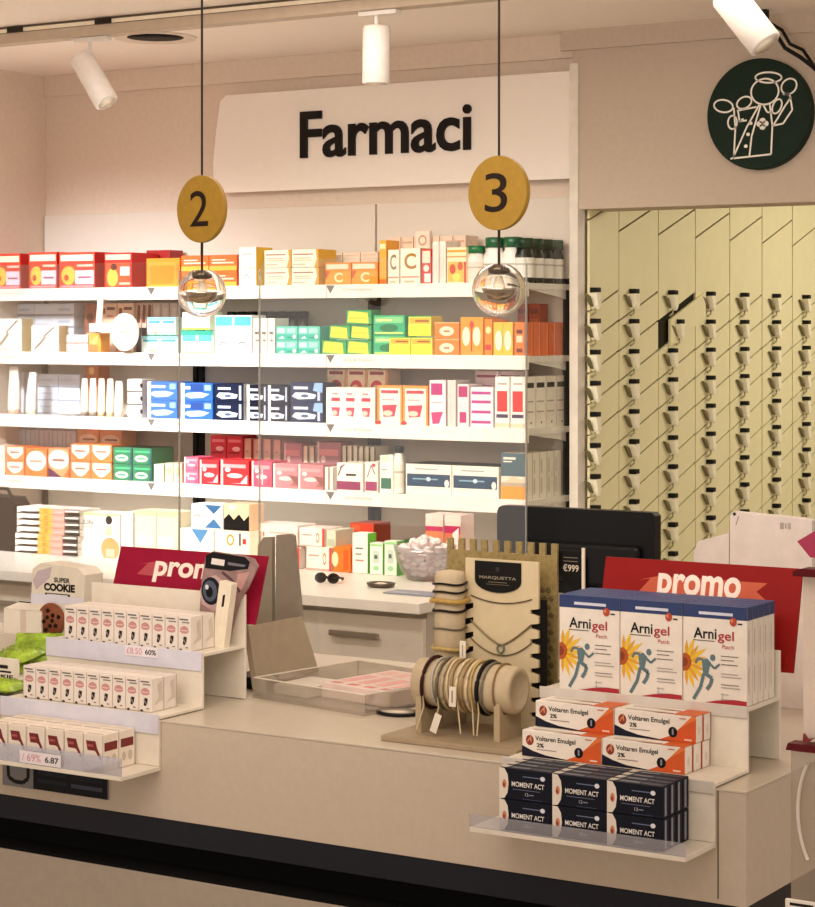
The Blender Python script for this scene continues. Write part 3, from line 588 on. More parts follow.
run(4, 364.5, 378, 1, 462, 1, 'f5ecdc', [('r', .05, .06, .95, .36, '9a2a5c'), ('l', [(.2, .5), (.5, .9), (.8, .6)], .07, '7a1f30'), ('e', .7, .9, .14, .06, 'c03038')], 'narrow white carton with magenta band and flower', d=.09)
run(4, 379.5, 393, 1, 455, 1, 'eef0e0', [('r', .1, .12, .9, .4, '2a6a50'), ('r', .1, .6, .6, .64, '9ab0a0'), ('p', [(0, .95), (.6, 1), (.9, .85), (.2, .82)], 'c8d4c0')], 'white carton with dark green band', d=.08)
bt5 = bottle('f2ede0', '20302a', 'e8e0d0', .017, .125, .02, neck=.8); put(bt5, 399, 5.6, 4, 'slim white bottle with dark cap left of blue banded cartons', 'bottle')
bb = [('r', .03, .28, .97, .68, '17405c'), ('r', .15, .5, .7, .54, '8ab0c8'), ('e', .5, .52, .05, .07, 'c8dce4'), ('e', .9, .4, .05, .12, 'f0ece0'), ('r', .2, .82, .7, .86, '9aa8a4')]
run(4, 405.5, 499, 2, 465, 1, 'f2ecdc', bb, 'white carton with dark blue banner', d=.14, top='2c3a38')
run(4, 500.5, 526, 1, 453, 1, 'e6dcc8', [('r', 0, .5, 1, 1, '466068'), ('r', 0, 0, 1, .3, 'e8982c'), ('r', .1, .86, .6, .91, 'e8e0d0'), ('r', .1, .8, .45, .83, 'e8e0d0'), ('p', [(.05, .36), (.5, .5), (.9, .42), (.8, .32), (.3, .3)], 'e8c8a8'), ('r', 0, .28, 1, .36, 'b8a890')], 'grey and orange carton at glass end of lowest shelf', d=.045, nd=5, side='f0e8d4', R_=[('r', .15, .1, .3, .45, 'cdbfa8'), ('r', .15, .55, .3, .85, 'c4b8a4'), ('r', .93, 0, 1, 1, 'b8aa94')])
# ================================================================== BACK WORKTOP
BT = mat('f1eade', .35); DR = mat('bdb2a2', .45, noise=.02)
root = empty('worktop', (-3.9, 5.3, .89))
b = MB(); b.box(WL+3.9+.003, -.44, 0, -3.0+3.9, .535, .0295, BT, .002); o = b.build('worktop_slab', root); tag(root, 'long white worktop running below the wall shelving', 'worktop')
XB0 = WL+.003
nw = 5; wc = (-3.01-XB0)/nw
for k in range(nw):
    x0 = XB0+wc*k; root = empty('drawer_cabinet', (x0+wc/2, 4.9, 0))
    b = MB(); b.box(-wc/2+.001, .021, .08, wc/2-.001, .93, .889, DR); b.box(-wc/2+.001, .06, 0, wc/2-.001, .9, .0795, mat('5a5248', .7)); b.build('cabinet_body', root)
    for j in range(4):
        z1 = .872-.198*j; 
        b = MB(); b.box(-wc/2+.004, 0, z1-.19, wc/2-.004, .0205, z1, mat('e2d8c8', .4, noise=.02), .002); d_ = b.build('drawer', root)
        b = MB(); b.box(-.08, -.018, z1-.062, .08, -.0105, z1-.046, mat('a09688', .3, metal=.7), .002)
        for s_ in (-.07, .07): b.box(s_-.004, -.011, z1-.058, s_+.004, .0005, z1-.05, mat('a09688', .3, metal=.7))
        b.build('handle', d_)
    tag(root, 'grey drawer cabinet under the back worktop, %s' % posw(k, nw), 'cabinet', 'drawer cabinets under the back worktop')
# goods on the worktop
PB = 5.28
root = empty('shopping_bag', (Xat(4, PB), PB+.04, .9205))
b = MB(); b.prism([(-.15, 0), (.055, 0), (.062, .06), (.04, .15), (.02, .175), (-.15, .18)], 'y', -.04, .04, mat('14120f', .6, bump=.3)); b.build('bag_body', root)
b = MB(); b.tube([(-.1, 0, .18), (-.08, 0, .2), (-.02, 0, .2), (.0, 0, .17)], .006, '14120f'); b.build('handle', root)
tag(root, 'black bag standing at the far left of the back worktop', 'bag')
b = MB(); b.lathe([(.012, 0), (.022, .002), (.022, .026), (0, .028)], mat('f6f0cc', .5), seg=20); o = b.build('cream_pot'); o.location = (Xat(19, 5.42), 5.42, .9205+.0)
o.location.z = .9205
# stand pot up high on a carton
run(5, 8, 27, 1, 511, 1, 'd9cfc0', [], 'plain grey white carton hidden behind the black bag', P=5.40, d=.06)
o.location.z = Hat(19, 511, 5.40)+.001; o.location.y = 5.43; o.location.x = Xat(17.5, 5.43)
tag(o, 'small cream lidded pot on top of a carton behind the black bag', 'pot')
za = [('r', 0, .0, .36, 1, 'f0e8dc'), ('p', [(0, .0), (.1, .35), (.2, .3), (.36, .42), (.36, 0)], '17130f'), ('r', .36, 0, .56, 1, 'eeb040'), ('r', .44, .15, .5, .85, 'd08a20'), ('r', .56, 0, .76, 1, 'ea9c8c'), ('r', .6, .35, .72, .5, 'f4c4b8'), ('r', .76, 0, 1, 1, '17130f'), ('p', [(.77, .5), (.98, .55), (.98, .85), (.77, .8)], 'f2ece0')]
zx0 = Xat(14, PB); zx1 = Xat(79, PB); zt = Hat(50, 508, PB)-.92; zh = zt/7
pr = carton(zx1-zx0-.01, .1, zh-.0015, 'efe6da', za, name='striped_carton')
LW7 = ['lowest', 'second up', 'third up', 'fourth up', 'fifth up', 'sixth up', 'topmost']
for j in range(7):
    o = pr if j == 0 else copy_thing(pr); o.location = ((zx0+zx1)/2+(.0 if j < 3 else .008), PB+.0, .9205+zh*j)
    tag(o, 'flat carton striped black, yellow and pink, %s in the striped stack' % LW7[j], 'box', 'flat striped cartons stacked on the back worktop')
run(5, 81, 120, 1, 513, 1, 'f1ede0', [('t', 'ION', .02, .72, .32, .84, .02, '3c3a38'), ('r', .02, .66, .3, .68, '8a8478'), ('r', 0, .94, 1, 1, 'b8d890'), ('e', .72, .85, .09, .1, '1a1614'), ('p', [(.66, .72), (.78, .72), (.82, .5), (.62, .5)], 'e8b898'), ('e', .75, .2, .24, .26, 'e0985a'), ('r', .64, .02, .86, .2, 'f0b8a0')], 'white carton with green top edge and woman picture', P=5.3, d=.09)
run(5, 121, 133, 1, 512, 1, 'f4f0e8', [('r', .6, .3, .7, .6, 'c8d0d0')], 'plain white upright carton behind the left promo header', P=5.3, d=.09)
run(5, 134.5, 178, 2, 511, 1, 'dfd8b8', [('r', 0, .9, 1, 1, 'c8d09a'), ('r', .1, .3, .8, .5, 'efe8d0')], 'pale olive cream carton', P=5.3, d=.09)
# lower white carton and patterned carton on it
run(5, 179, 214, 1, 529, 1, 'f4efe2', [('p', [(.35, 1), (.85, 1), (.62, .6)], '4a80b0'), ('r', .05, .2, .9, .24, 'c8c0b0')], 'white carton with blue triangle behind the left promo header', P=5.3, d=.14)
zt = Hat(196, 529, 5.3)-.92
run(5, 214.5, 250, 1, 531, 1, 'f2e6cc', [('e', .45, .75, .11, .16, 'd88a2c'), ('e', .45, .75, .07, .1, 'f2e6cc'), ('r', .7, .6, .75, .95, '4a3a30'), ('r', .8, .65, .9, .8, 'c03028')], 'cream carton with small orange ring', P=5.3, d=.14)
run(5, 191, 223, 1, 504, 1, 'f5f1ea', [('p', [(.42, .97), (.97, .97), (.72, .6)], '2f5f90'), ('p', [(.42, .03), (.97, .03), (.72, .42)], '356a9c'), ('l', [(.1, .5), (.2, .55), (.3, .5)], .03, 'c07040'), ('r', .1, .42, .5, .45, 'b0a8a0')], 'white carton with two blue triangles forming an X', P=5.32, d=.08, h0=zt+.0006)
run(5, 223.5, 249.5, 1, 504, 1, 'e8c8a0', [('p', [(0, 0), (1, 0), (1, .6), (.8, .38), (.6, .62), (.4, .4), (.2, .62), (0, .4)], '14110f'), ('p', [(.2, .95), (.35, .7), (.5, .95)], 'f2e2cc')], 'peach and black zigzag carton beside the blue X carton', P=5.32, d=.08, h0=zt+.0006)
ring = [('e', .72, .5, .07, .26, 'd8743c'), ('e', .72, .5, .045, .17, 'f4e8da'), ('r', .1, .6, .5, .66, 'cf8a78'), ('r', .0, .0, 1, .08, 'd8a898'), ('r', .9, 0, 1, 1, 'cf4a38')]
run(5, 306, 332, 1, 547, 1, 'f3e6d8', ring, 'white orange carton under the long pale cartons', P=5.36, d=.12)
run(5, 252, 300, 1, 546, 1, 'f0dfd4', ring, 'white pink carton behind the grey upright plates', P=5.36, d=.12)
zq = Hat(300, 547, 5.36)-.92
run(5, 250, 298, 1, 524, 1, 'f4ded2', [('r', .05, .4, .3, .6, 'd04838'), ('r', .4, .55, .9, .62, 'd8a898')], 'long white pink carton lying right of the zigzag carton', P=5.37, d=.1, h0=zq+.001)
run(5, 299, 325, 1, 528, 1, 'f3e6dc', ring, 'white carton with orange ring lying on top', P=5.37, d=.1, h0=zq+.001)
run(5, 326, 336, 1, 530, 1, 'd8dcc4', [('r', .1, .1, .9, .5, 'b8c0a4')], 'small grey green carton at end of upper row', P=5.37, d=.1, h0=zq+.001)
run(5, 333, 350.5, 1, 547, 1, 'ef7a1c', [('e', .1, .5, .2, .3, 'f6e0b0'), ('r', .6, .1, .9, .9, 'd85a18')], 'vivid orange carton left of the white green cartons', P=5.36, d=.09)
run(5, 352, 368, 1, 533, 1, 'f4f3e6', [('r', .2, .6, .7, .64, '6a7a60'), ('r', .2, .45, .6, .5, '9aaa90'), ('r', .2, .3, .75, .34, 'd08070')], 'tallest white carton with bright green side', P=5.36, d=.05, side='6fc83c')
wg = [('r', .25, .35, .75, .75, 'c8d8c8'), ('r', .35, .5, .6, .62, '4a6a5c'), ('r', .05, .9, .95, .97, '9adc90'), ('e', .5, .2, .25, .08, 'a0d8a0')]
run(5, 369.5, 383, 1, 543, 1, 'f0f5e4', wg, 'white green carton, left of the short pair', P=5.36, d=.045, side='8ed468')
run(5, 384, 397, 1, 541, 1, 'e6f4dc', wg, 'white green carton, right of the short pair', P=5.36, d=.045, side='6cc86c')
run(5, 350, 374, 1, 523, 1, '9a3a1c', [('r', 0, .8, 1, 1, 'd8482c'), ('r', .05, .84, .4, .96, 'ee6a3c')], 'dark orange brown carton behind the tallest green carton', P=5.5, d=.1)
run(5, 398, 424, 2, 541, 1, '2c6a2c', [('r', .2, .3, .6, .9, 'c8d8b0'), ('r', .7, .2, .9, .8, '1c4a20')], 'dark green carton behind the sweets bowl', P=5.5, d=.08)
run(5, 425, 443.5, 1, 514, 1, 'f2d8cc', [('r', 0, .0, 1, .75, 'ee8a5c'), ('e', .3, .5, .2, .14, 'f6c890'), ('r', .0, .72, 1, .8, 'c83c68'), ('r', .55, .1, .95, .5, 'f4e0d0')], 'tall pink and orange carton behind the sweets bowl, left one', P=5.45, d=.08)
run(5, 444, 461, 1, 515, 1, 'f2d8cc', [('r', 0, .0, 1, .75, 'de7a50'), ('e', .3, .5, .2, .14, 'f6d8a0'), ('r', .0, .70, 1, .82, 'c02c5c'), ('p', [(.5, .7), (.9, .8), (.8, .3), (.6, .35)], 'f4ece4')], 'tall pink and orange carton behind the sweets bowl, right one', P=5.45, d=.08)
# sweets bowl
bx, bp = onh(425, 580, .92); root = empty('glass_bowl', (bx, bp, .9205))
b = MB(); b.lathe([(.035, 0), (.05, .003), (.068, .025), (.084, .06), (.092, .1), (.089, .1), (.081, .06), (.065, .028), (.047, .008), (0, .006)], clear('bowlglass', (.93, .93, .95), .1), seg=36); b.build('bowl_wall', root)
b = MB(); b.lathe([(.1, 0), (.13, .002), (.13, .004), (0, .0042)], clear('bowlbase', (.8, .76, .68), .1, fog=.4, fogc='b8a890'), c=(0, 0, -.0002)); 
tag(root, 'clear round glass bowl filled with white sweets on back worktop', 'bowl')
sw = MB(); bm = bmesh.new(); bmesh.ops.create_cube(bm, size=.022); bmesh.ops.bevel(bm, geom=bm.edges[:], offset=.004, segments=2, affect='EDGES'); sw.add([v.co[:] for v in bm.verts], [tuple(v.index for v in f.verts) for f in bm.faces], mat('f6f1ee', .5)); bm.free()
sw.box(-.0112, -.0112, -.004, .0112, .0112, .004, mat('e6cfc8', .5))
proto = sw.build('wrapped_sweet'); ii = 0
for lay, (rad, n, z) in enumerate([(.03, 5, .024), (.05, 9, .045), (.06, 12, .068), (.066, 12, .091), (.035, 7, .108), (.0, 1, .118)]):
    for k in range(n):
        o = proto if ii == 0 else copy_thing(proto); ii += 1
        a = 2*PI*k/n+lay*.4; o.location = (bx+rad*math.cos(a), bp+rad*math.sin(a), .9205+z); o.rotation_euler = (random.uniform(-.5, .5), random.uniform(-.5, .5), random.uniform(0, 3))
        tag(o, 'small white cube sweet heaped in the glass bowl', 'sweet', 'white sweets in the glass bowl')
# small things on the worktop
gx, gp = onh(327, 583, .92); root = empty('spectacles', (gx, gp, .9205))
b = MB()
for s_ in (-1, 1):
    b.tube([(s_*.022+.017*math.cos(a*PI/8), .0+0.003*math.sin(a*PI/8), .014+.0115*math.sin(a*PI/8)) for a in range(16)], .0035, '15110f', 8, True)
b.tube([(-.008, 0, .017), (.008, 0, .017)], .0025, '15110f'); b.build('frame', root)
b = MB()
for s_ in (-1, 1): b.tube([(s_*.039, 0, .018), (s_*.036, .03, .012), (s_*.012, .06, .004)], .003, '15110f')
b.build('temples', root)
b = MB()
for s_ in (-1, 1): b.lathe([(.016, 0), (0, .0005)], mat('1a1614', .2), c=(s_*.022, .001, .014), R=RX, sy=.72, seg=20)
b.build('lenses', root); tag(root, 'folded black spectacles lying on the back worktop', 'spectacles')
gx, gp = onh(381, 587, .92)
b = MB(); b.lathe([(.03, 0), (.04, .003), (.044, .012), (.04, .012), (.03, .006), (0, .005)], mat('4a3c30', .3, metal=.6), seg=28, sy=.8); b.lathe([(.028, .0065), (.01, .012), (0, .012)], mat('d8ccb8', .4), seg=20, sy=.8)
o = b.build('coin_dish'); o.location = (gx, gp, .9205); tag(o, 'small dark metal dish beside the black spectacles', 'dish')
gx, gp = onh(418, 594, .92)
b = MB(); b.box(-.09, -.04, 0, .09, .04, .003, mat('8a90a0', .4), .001); b.art([('r', .1, .2, .6, .4, 'c0c4cc'), ('r', .1, .6, .8, .7, 'a8acb8')], (-.09, -.04, .003), (.18, 0, 0), (0, .08, 0)); o = b.build('leaflet'); o.location = (gx, gp, .9205); tag(o, 'blue grey leaflet lying in front of the sweets bowl', 'leaflet')

# ================================================================== FRONT COUNTER
CT = .90; CF = 3.245; XE = -1.382
CM = mat('cdbfac', .5, noise=.025, scale=80)
root = empty('counter', (-3.2, 3.7, 0)); ox, oy = -3.2, 3.7
b = MB(); b.box(WL-ox+.003, CF-oy, .712, XE-ox, 4.1-oy, CT-.004, CM, .001); b.build('counter_front', root)
b = MB(); b.box(WL-ox+.003, CF-oy-.001, CT-.0038, XE-ox+.001, 4.1-oy, CT, mat('cfc3b1', .3, noise=.02), .0008); b.build('counter_top', root)
b = MB(); b.box(WL-ox+.003, CF-oy+.002, .664, XE-ox-.002, 4.0-oy, .7118, mat('2a2d38', .3), .001); b.build('dark_band', root)
b = MB(); b.box(WL-ox+.003, CF-oy+.06, .61, XE-ox-.03, 4.0-oy, .6638, mat('0a0b0e', .9, spec=.1)); b.box(WL-ox+.003, CF-oy+.002, .6035, XE-ox-.002, 4.0-oy, .6098, mat('08080a', .9, spec=.1)); b.build('recess', root)
b = MB(); b.box(WL-ox+.003, CF-oy, .08, XE-ox, 4.05-oy, .603, mat('ada192', .6, noise=.04, scale=50), .001); b.box(WL-ox+.003, CF-oy+.06, 0.0005, XE-ox-.05, 4.0-oy, .0795, mat('302a24', .6)); b.build('lower_body', root)
b = MB(); b.box(-1.431-ox-.0012, CF-oy-.0006, .72, -1.431-ox+.0012, CF-oy+.001, CT-.004, mat('6a5f50', .7)); b.build('panel_joint', root)
tag(root, 'long beige service counter with dark horizontal band under the top', 'counter')
# notice on the counter face
X0 = Xat(4, CF); X1 = Xat(109, CF); z1 = Hat(56, 767, CF); z0 = Hat(56, 792, CF)
b = MB(); W_ = X1-X0; H_ = z1-z0; b.box(0, -.004, 0, W_, -.0005, H_, mat('8f8a88', .5), .0005)
b.art([('r', 0, .0, .3, 1, '7d7c7e'), ('l', [(.05, 1), (.06, .35), (.12, .2), (.2, .2), (.25, .4), (.25, 1)], .03, '15161c'), ('r', .3, .02, 1, 1, '0e1018'), ('r', .34, .62, .62, .8, '2a3040'), ('r', .66, .6, .95, .78, '232838'), ('r', .34, .3, .62, .46, '2a3040'), ('r', .66, .28, .95, .44, '30384c')], (0, -.004, 0), (W_, 0, 0), (0, 0, H_))
o = b.build('notice_plate'); o.location = (X0, CF, z0); tag(o, 'dark printed plate fixed to the counter face below the left display', 'sign')
# ------------------------------------------------------------------ stepped display stands
DM = mat('ece4d4', .4); LIPC = clear('lip_clear', (.93, .93, .96), .10, fog=.18, fogc='dcdce8')
def stand(XL, XR, ztb, label, lipd, lipc, hl, hr, hz0, hz1, txt, tx, headc, hlip=.834):
    w = XR-XL; root = empty('display_stand', (XL, CF, CT)); P0 = CF; z0 = CT
    def bb(y0, z0_, y1, z1_, m, nm, x0=0, x1=None, bev=.0008):
        b = MB(); b.box(x0, y0-P0, z0_-z0, x1 if x1 else w, y1-P0, z1_-z0, m, bev); return b.build(nm, root)
    bb(3.125, .804, CF-.001, .812, DM, 'tray'); bb(3.125, .8125, 3.128, hlip, LIPC, 'clear_lip', bev=0)
    bb(CF-.007, .8125, CF-.001, .9015, DM, 'riser')
    bb(CF-.007, .902, 3.374, .908, DM, 'tray'); bb(CF-.0105, .908-lipd, CF-.0075, .912, mat(lipc, .35), 'price_rail')
    bb(3.374, .9015, 3.38, 1.0035, DM, 'riser')
    bb(3.374, 1.004, 3.514, 1.010, DM, 'tray'); bb(3.3705, 1.010-lipd, 3.3735, 1.014, mat(lipc, .35), 'price_rail')
    bb(3.514, .9015, 3.52, ztb, DM, 'back_panel')
    bb(3.521, .9015, 3.527, hz0+.03, mat('b8ae9c', .5), 'header_support', w*.04, w*.96)
    # leaning header
    x0 = hl-XL; x1 = hr-XL; lean = .045
    b = MB(); yb = 3.53-P0; za = hz0-z0; zb_ = hz1-z0
    vs = [(x, yb+lean*q+dy, za+(zb_-za)*q) for q in (0, 1) for dy in (0, .004) for x in (x0, x1)]
    b.add(vs, [(0, 1, 5, 4), (2, 6, 7, 3), (0, 4, 6, 2), (1, 3, 7, 5), (4, 5, 7, 6), (0, 2, 3, 1)], mat(headc, .55, noise=.06, spec=.2))
    ta, tb_, za_, zb2, fl = tx
    it = [('p', [(fl[0], fl[2]), (fl[0]+.06, fl[3]-.03), (fl[0]+.0, fl[3]-.05), (fl[0]+.1, fl[3]), (fl[1], fl[3]), (fl[1]-.05, (fl[2]+fl[3])/2), (fl[1]+.01, fl[2]), (fl[0]+.08, fl[2]-.01)], 'c8552f' if headc == '900c0a' else 'b84a55'), ('t', txt, ta, za_, tb_, zb2, .03, 'fbeee2')]
    b.art(it, (x0, yb, za), (x1-x0, 0, 0), (0, lean, zb_-za)); b.build('promo_header', root)
    return tag(root, label, 'display stand')
XR1 = -1.434; XL1 = -1.83
hR = Xat(803, 3.575); hL = Xat(606, 3.575)
def fr(u): return (Xat(u, 3.57)-hL)/(hR-hL)
stand(XL1, XR1, 1.09, 'white stepped counter display at right with red promo header', .016, 'd6cfc6', hL, hR, 1.05, 1.227, 'promo', (fr(659), fr(742), .575, .875, (fr(640), fr(768), .66, .84)), '900c0a')
XR2 = -2.583; XL2 = -2.985
hR2 = Xat(268, 3.575); hL2 = Xat(121, 3.575)
def fr2(u): return (Xat(u, 3.57)-hL2)/(hR2-hL2)
stand(XL2, XR2, 1.112, 'white stepped counter display at left with dark pink promo header', .034, 'dcdcea', hL2, hR2, 1.05, 1.1845, 'promo', (fr2(157), fr2(233), .5, .82, (fr2(141), fr2(170), .6, .8)), '980f34', .846)
# price tickets
def ticket(u0, u1, v0, v1, P, t1, t2, label):
    X0 = Xat(u0, P); X1 = Xat(u1, P); zt = Hat(u0, v0, P); zb_ = Hat(u0, v1, P)
    w = X1-X0; h = zt-zb_; b = MB(); b.box(0, -.001, 0, w, 0, h, mat('efe8ee', .5))
    b.art([('t', t1, .06, .2, .52, .8, 0, 'd88a94'), ('t', t2, .62, .25, .95, .75, .02, '2a2430')], (0, -.001, 0), (w, 0, 0), (0, 0, h))
    o = b.build('price_ticket'); o.location = (X0, P, zb_); tag(o, label, 'price ticket')
ticket(125, 158, 644.5, 655, 3.3698, '£8.50', '60%', 'white price ticket with pink digits on upper rail of left display')
ticket(20, 61, 750, 762, 3.1249, '/ 69%', '6.87', 'white price ticket with pink digits on bottom tray of left display')
# ------------------------------------------------------------------ cartons on the stands
def stack(XA, XB, n, P, z, h, d, nd, layers, mk, labf, group, skip=None, jit=.3, sh=0):
    w = (XB-XA)/n; proto = mk(w-.0015, d-.001, h-.0008); first = True
    for i in range(n):
        for j in range(layers):
            for k in range(nd):
                if skip and skip(i, j, k): continue
                o = proto if first else copy_thing(proto); first = False
                o.location = (XA+w*(i+.5)+sh*k, P+d*k, z+h*j+.0004); o.rotation_euler.z = math.radians(random.uniform(-jit, jit))
                tag(o, labf(i, j, k), 'box', group)
# Arnigel
K_ = '1c1a1c'; RD = 'b02430'
def mk_arn(w, d, h):
    it = [('r', 0, .87, 1, 1, '24386c'), ('r', .25, .905, .78, .935, 'd8dcec')]
    petals = []
    for k in range(11):
        a = math.radians(-88+176*k/10); L = (.34 if k % 2 else .29); cx, cz = .05, .40
        hx = lambda r, aa: (cx+r*math.cos(aa)*1.15, cz+r*math.sin(aa)*.82)
        p = [hx(.05, a-.25), hx(L*.65, a-.13), hx(L, a), hx(L*.65, a+.13), hx(.05, a+.25)]
        p = [(max(q[0], 0.004), q[1]) for q in p]; petals.append(('p', p, 'f2c530' if k % 2 else 'e5a820'))
    it += petals+[('p', [(.004, .31), (.08, .32), (.13, .37), (.14, .42), (.11, .47), (.05, .5), (.004, .49)], 'b5561c'), ('p', [(.004, .35), (.07, .37), (.08, .42), (.05, .45), (.004, .45)], '8a3410')]
    rc = '5f7a80'
    it += [('e', .47, .47, .042, .034, rc), ('p', [(.3, .44), (.38, .46), (.44, .42), (.4, .3), (.32, .29)], rc), ('l', [(.32, .44), (.24, .45), (.2, .4)], .035, rc), ('l', [(.42, .41), (.5, .36), (.58, .41)], .035, rc),
           ('l', [(.36, .3), (.46, .26), (.44, .2), (.38, .14)], .055, rc), ('l', [(.33, .3), (.28, .16), (.17, .03)], .05, rc)]
    it += [('t', 'Arni', .17, .66, .53, .77, .015, K_), ('t', 'gel', .55, .625, .8, .75, .01, RD), ('r', .17, .635, .5, .642, K_), ('t', 'Patch', .62, .57, .8, .61, 0, RD), ('e', .79, .85, .055, .045, 'b8452c'), ('e', .77, .86, .02, .018, 'e08a60'), ('r', .86, .825, .93, .84, K_)]
    it += [('r', .6, y, x, y+.009, c) for y, x, c in ((.49, .87, '77706c'), (.45, .8, '77706c'), (.405, .86, '77706c'), (.31, .86, 'a8a098'), (.28, .92, 'a8a098'), (.2, .88, '8a827c'), (.17, .9, 'a8a098'), (.1, .72, 'b8b0a8'), (.05, .86, 'b8b0a8'))]
    it += [('r', .62, .045, .628, .12, 'a8a098'), ('p', [(.3, 0), (1, 0), (1, .055), (.8, .06), (.55, .04)], RD)]
    return carton(w, d, h, 'f0e8dc', it, [('r', 0, .87, 1, 1, '24386c'), ('r', .3, .12, .36, .4, 'c89a84'), ('r', .3, .5, .36, .78, 'c89a84'), ('r', .97, 0, 1, .87, 'a89c8c')], top='2c447c', name='patch_carton')
dA = (Pof(775, Xat(747.5, 3.385))-3.385)/5
stack(Xat(559, 3.385), Xat(747.5, 3.385), 3, 3.385, 1.0103, Hat(747, 608, 3.385)-1.0103, dA, 5, 1, mk_arn,
      lambda i, j, k: 'white blue lidded patch carton with daisy and runner, %s column, %s' % (['left', 'middle', 'right'][i], ['front', 'second back', 'third back', 'fourth back', 'backmost'][k]), 'patch cartons on top step of right display')
# Voltaren
def mk_vol(w, d, h):
    it = [('p', [(.55, 0), (1, 0), (1, 1), (.96, 1), (.82, .55), (.7, .22)], 'd4581c'), ('p', [(.8, .5), (1, .9), (1, 1), (.95, 1)], 'e67a34'), ('p', [(0, 0), (.62, 0), (.5, .04), (.3, .1), (.14, .22), (.0, .4)], '1a1e38'),
          ('e', .1, .62, .05, .2, '8a2f1c'), ('l', [(.07, .55), (.1, .72), (.12, .55), (.11, .85)], .012, 'e89a70'), ('t', 'Voltaren Emulgel', .17, .58, .68, .82, .02, '2c2624'), ('t', '2%', .19, .38, .28, .54, .03, '15120f'), ('r', .19, .28, .44, .31, '8a8078'),
          ('e', .72, .34, .055, .2, '15141c'), ('r', .71, .24, .73, .46, '8a90a0'), ('r', .8, .86, .88, .9, 'c86a3c'), ('r', .86, .07, .95, .13, 'f4dcc8')]
    return carton(w, d, h, 'f3ebe0', it, [('r', .93, 0, 1, 1, '9a3a1c'), ('r', .3, .3, .6, .6, 'e4d8ca')], [('r', .72, 0, 1, 1, 'dc6a2c'), ('r', .1, .3, .6, .6, 'd8ccc0'), ('p', [(.4, .1), (.7, .4), (.72, .1)], '9a2f1c')], name='gel_carton')
XV0 = -1.814; XV1 = -1.504; hv = .0455
stack(XV0, XV1, 2, 3.277, .9083, hv, .031, 3, 1, mk_vol, lambda i, j, k: 'white and orange gel carton, lower row, %s, %s' % (['left', 'right'][i], ['front', 'middle depth', 'back'][k]), 'gel cartons on middle step of right display', sh=.002)
XU0 = Xat(535, 3.315); XU1 = Xat(696.5, 3.315)
stack(XU0, XU1, 2, 3.315, .9083+hv, hv, .028, 2, 1, mk_vol, lambda i, j, k: 'white and orange gel carton, upper row, %s, %s' % (['left', 'right'][i], ['front', 'back'][k]), 'gel cartons on middle step of right display', sh=.002)
# Moment
def mk_mom(w, d, h):
    it = [('p', [(0, 0), (.1, .02), (.16, .2), (.18, .5), (.16, .8), (.1, .98), (0, 1)], 'efe6da'), ('e', .1, .48, .04, .14, 'd88a5c'), ('e', .09, .44, .025, .07, 'a8402c'),
          ('r', .45, .76, .8, .79, '6a7898'), ('e', .83, .77, .045, .075, 'e8ecf4'), ('t', 'MOMENT ACT', .24, .43, .86, .59, .015, 'f2eee8'), ('r', .26, .33, .78, .35, '6a6f8c'), ('t', '12', .5, .16, .56, .26, 0, 'c8ccd8'), ('r', .57, .19, .66, .22, '9098ac'), ('r', .45, .05, .82, .07, '3a4568')]
    return carton(w, d, h, '11172e', it, [('r', .1, 0, .2, 1, '1c2648'), ('r', .3, .06, .55, .94, 'a8aebc'), ('r', .4, .06, .46, .94, '3a3f50')], [('r', .2, .2, .55, .6, '6a6c78'), ('r', .6, .2, .95, .5, '3a3f58'), ('p', [(0, .1), (.12, .1), (.16, .8), (0, .8)], 'c8c0b4')], name='tablet_carton')
XM0 = Xat(499, 3.135); XM1 = Xat(663, 3.135); dM = (CF-.009-3.135)/4
stack(XM0, XM1, 3, 3.135, .8123, .0525, dM, 4, 2, mk_mom, lambda i, j, k: 'dark navy tablet carton, %s layer, %s column, %s' % (['lower', 'upper'][j], ['left', 'middle', 'right'][i], ['front', 'second back', 'third back', 'backmost'][k]), 'tablet cartons on bottom tray of right display', skip=lambda i, j, k: j == 0 and i < 2 and k > 0)
# left display small cartons
def mk_sm(w, d, h):
    it = [('r', .12, .88, .8, .92, '5a5450'), ('r', .3, .8, .9, .84, '8a827c'), ('p', [(.15, .55), (.2, .66), (.35, .7), (.5, .72), (.65, .7), (.8, .66), (.85, .55), (.65, .5), (.35, .5)], 'cf9490'), ('r', .25, .57, .75, .6, 'ead0c8'),
          ('p', [(.38, .2), (.5, .16), (.66, .24), (.7, .4), (.45, .42)], '2c2624'), ('l', [(.4, .36), (.62, .22)], .1, '8a8078'), ('p', [(.1, .0), (.35, .0), (.3, .06), (.15, .06)], '3a3430'), ('l', [(.6, .1), (.8, .1)], .06, '5a544c'), ('r', .0, 0, .025, 1, 'b8a898')]
    return carton(w, d, h, 'f0e6dc', it, [('p', [(.2, .2), (.6, .4), (.5, .8), (.8, .9), (.9, .3)], 'd8ccc0'), ('r', .95, 0, 1, 1, 'b0a494')], [('r', .05, .1, .95, .14, 'cfc4ba')], name='small_carton')
P3_ = 3.383; Xa = Xat(64, P3_); Xb = Xat(191, P3_); dd = (Pof(215, Xb)-P3_)/2
stack(Xa, Xb, 10, P3_, 1.0103, Hat(128, 611, P3_)-1.0103, min(dd, .062), 2, 1, mk_sm, lambda i, j, k: 'small white carton with pink crown, top step, %s, %s row' % (posw(i, 10), ['front', 'back'][k]), 'small white cartons on top step of left display')
P2_ = 3.262; Xa = Xat(23, P2_); Xb = Xat(152, P2_); dd = (Pof(177, Xb)-P2_)/2
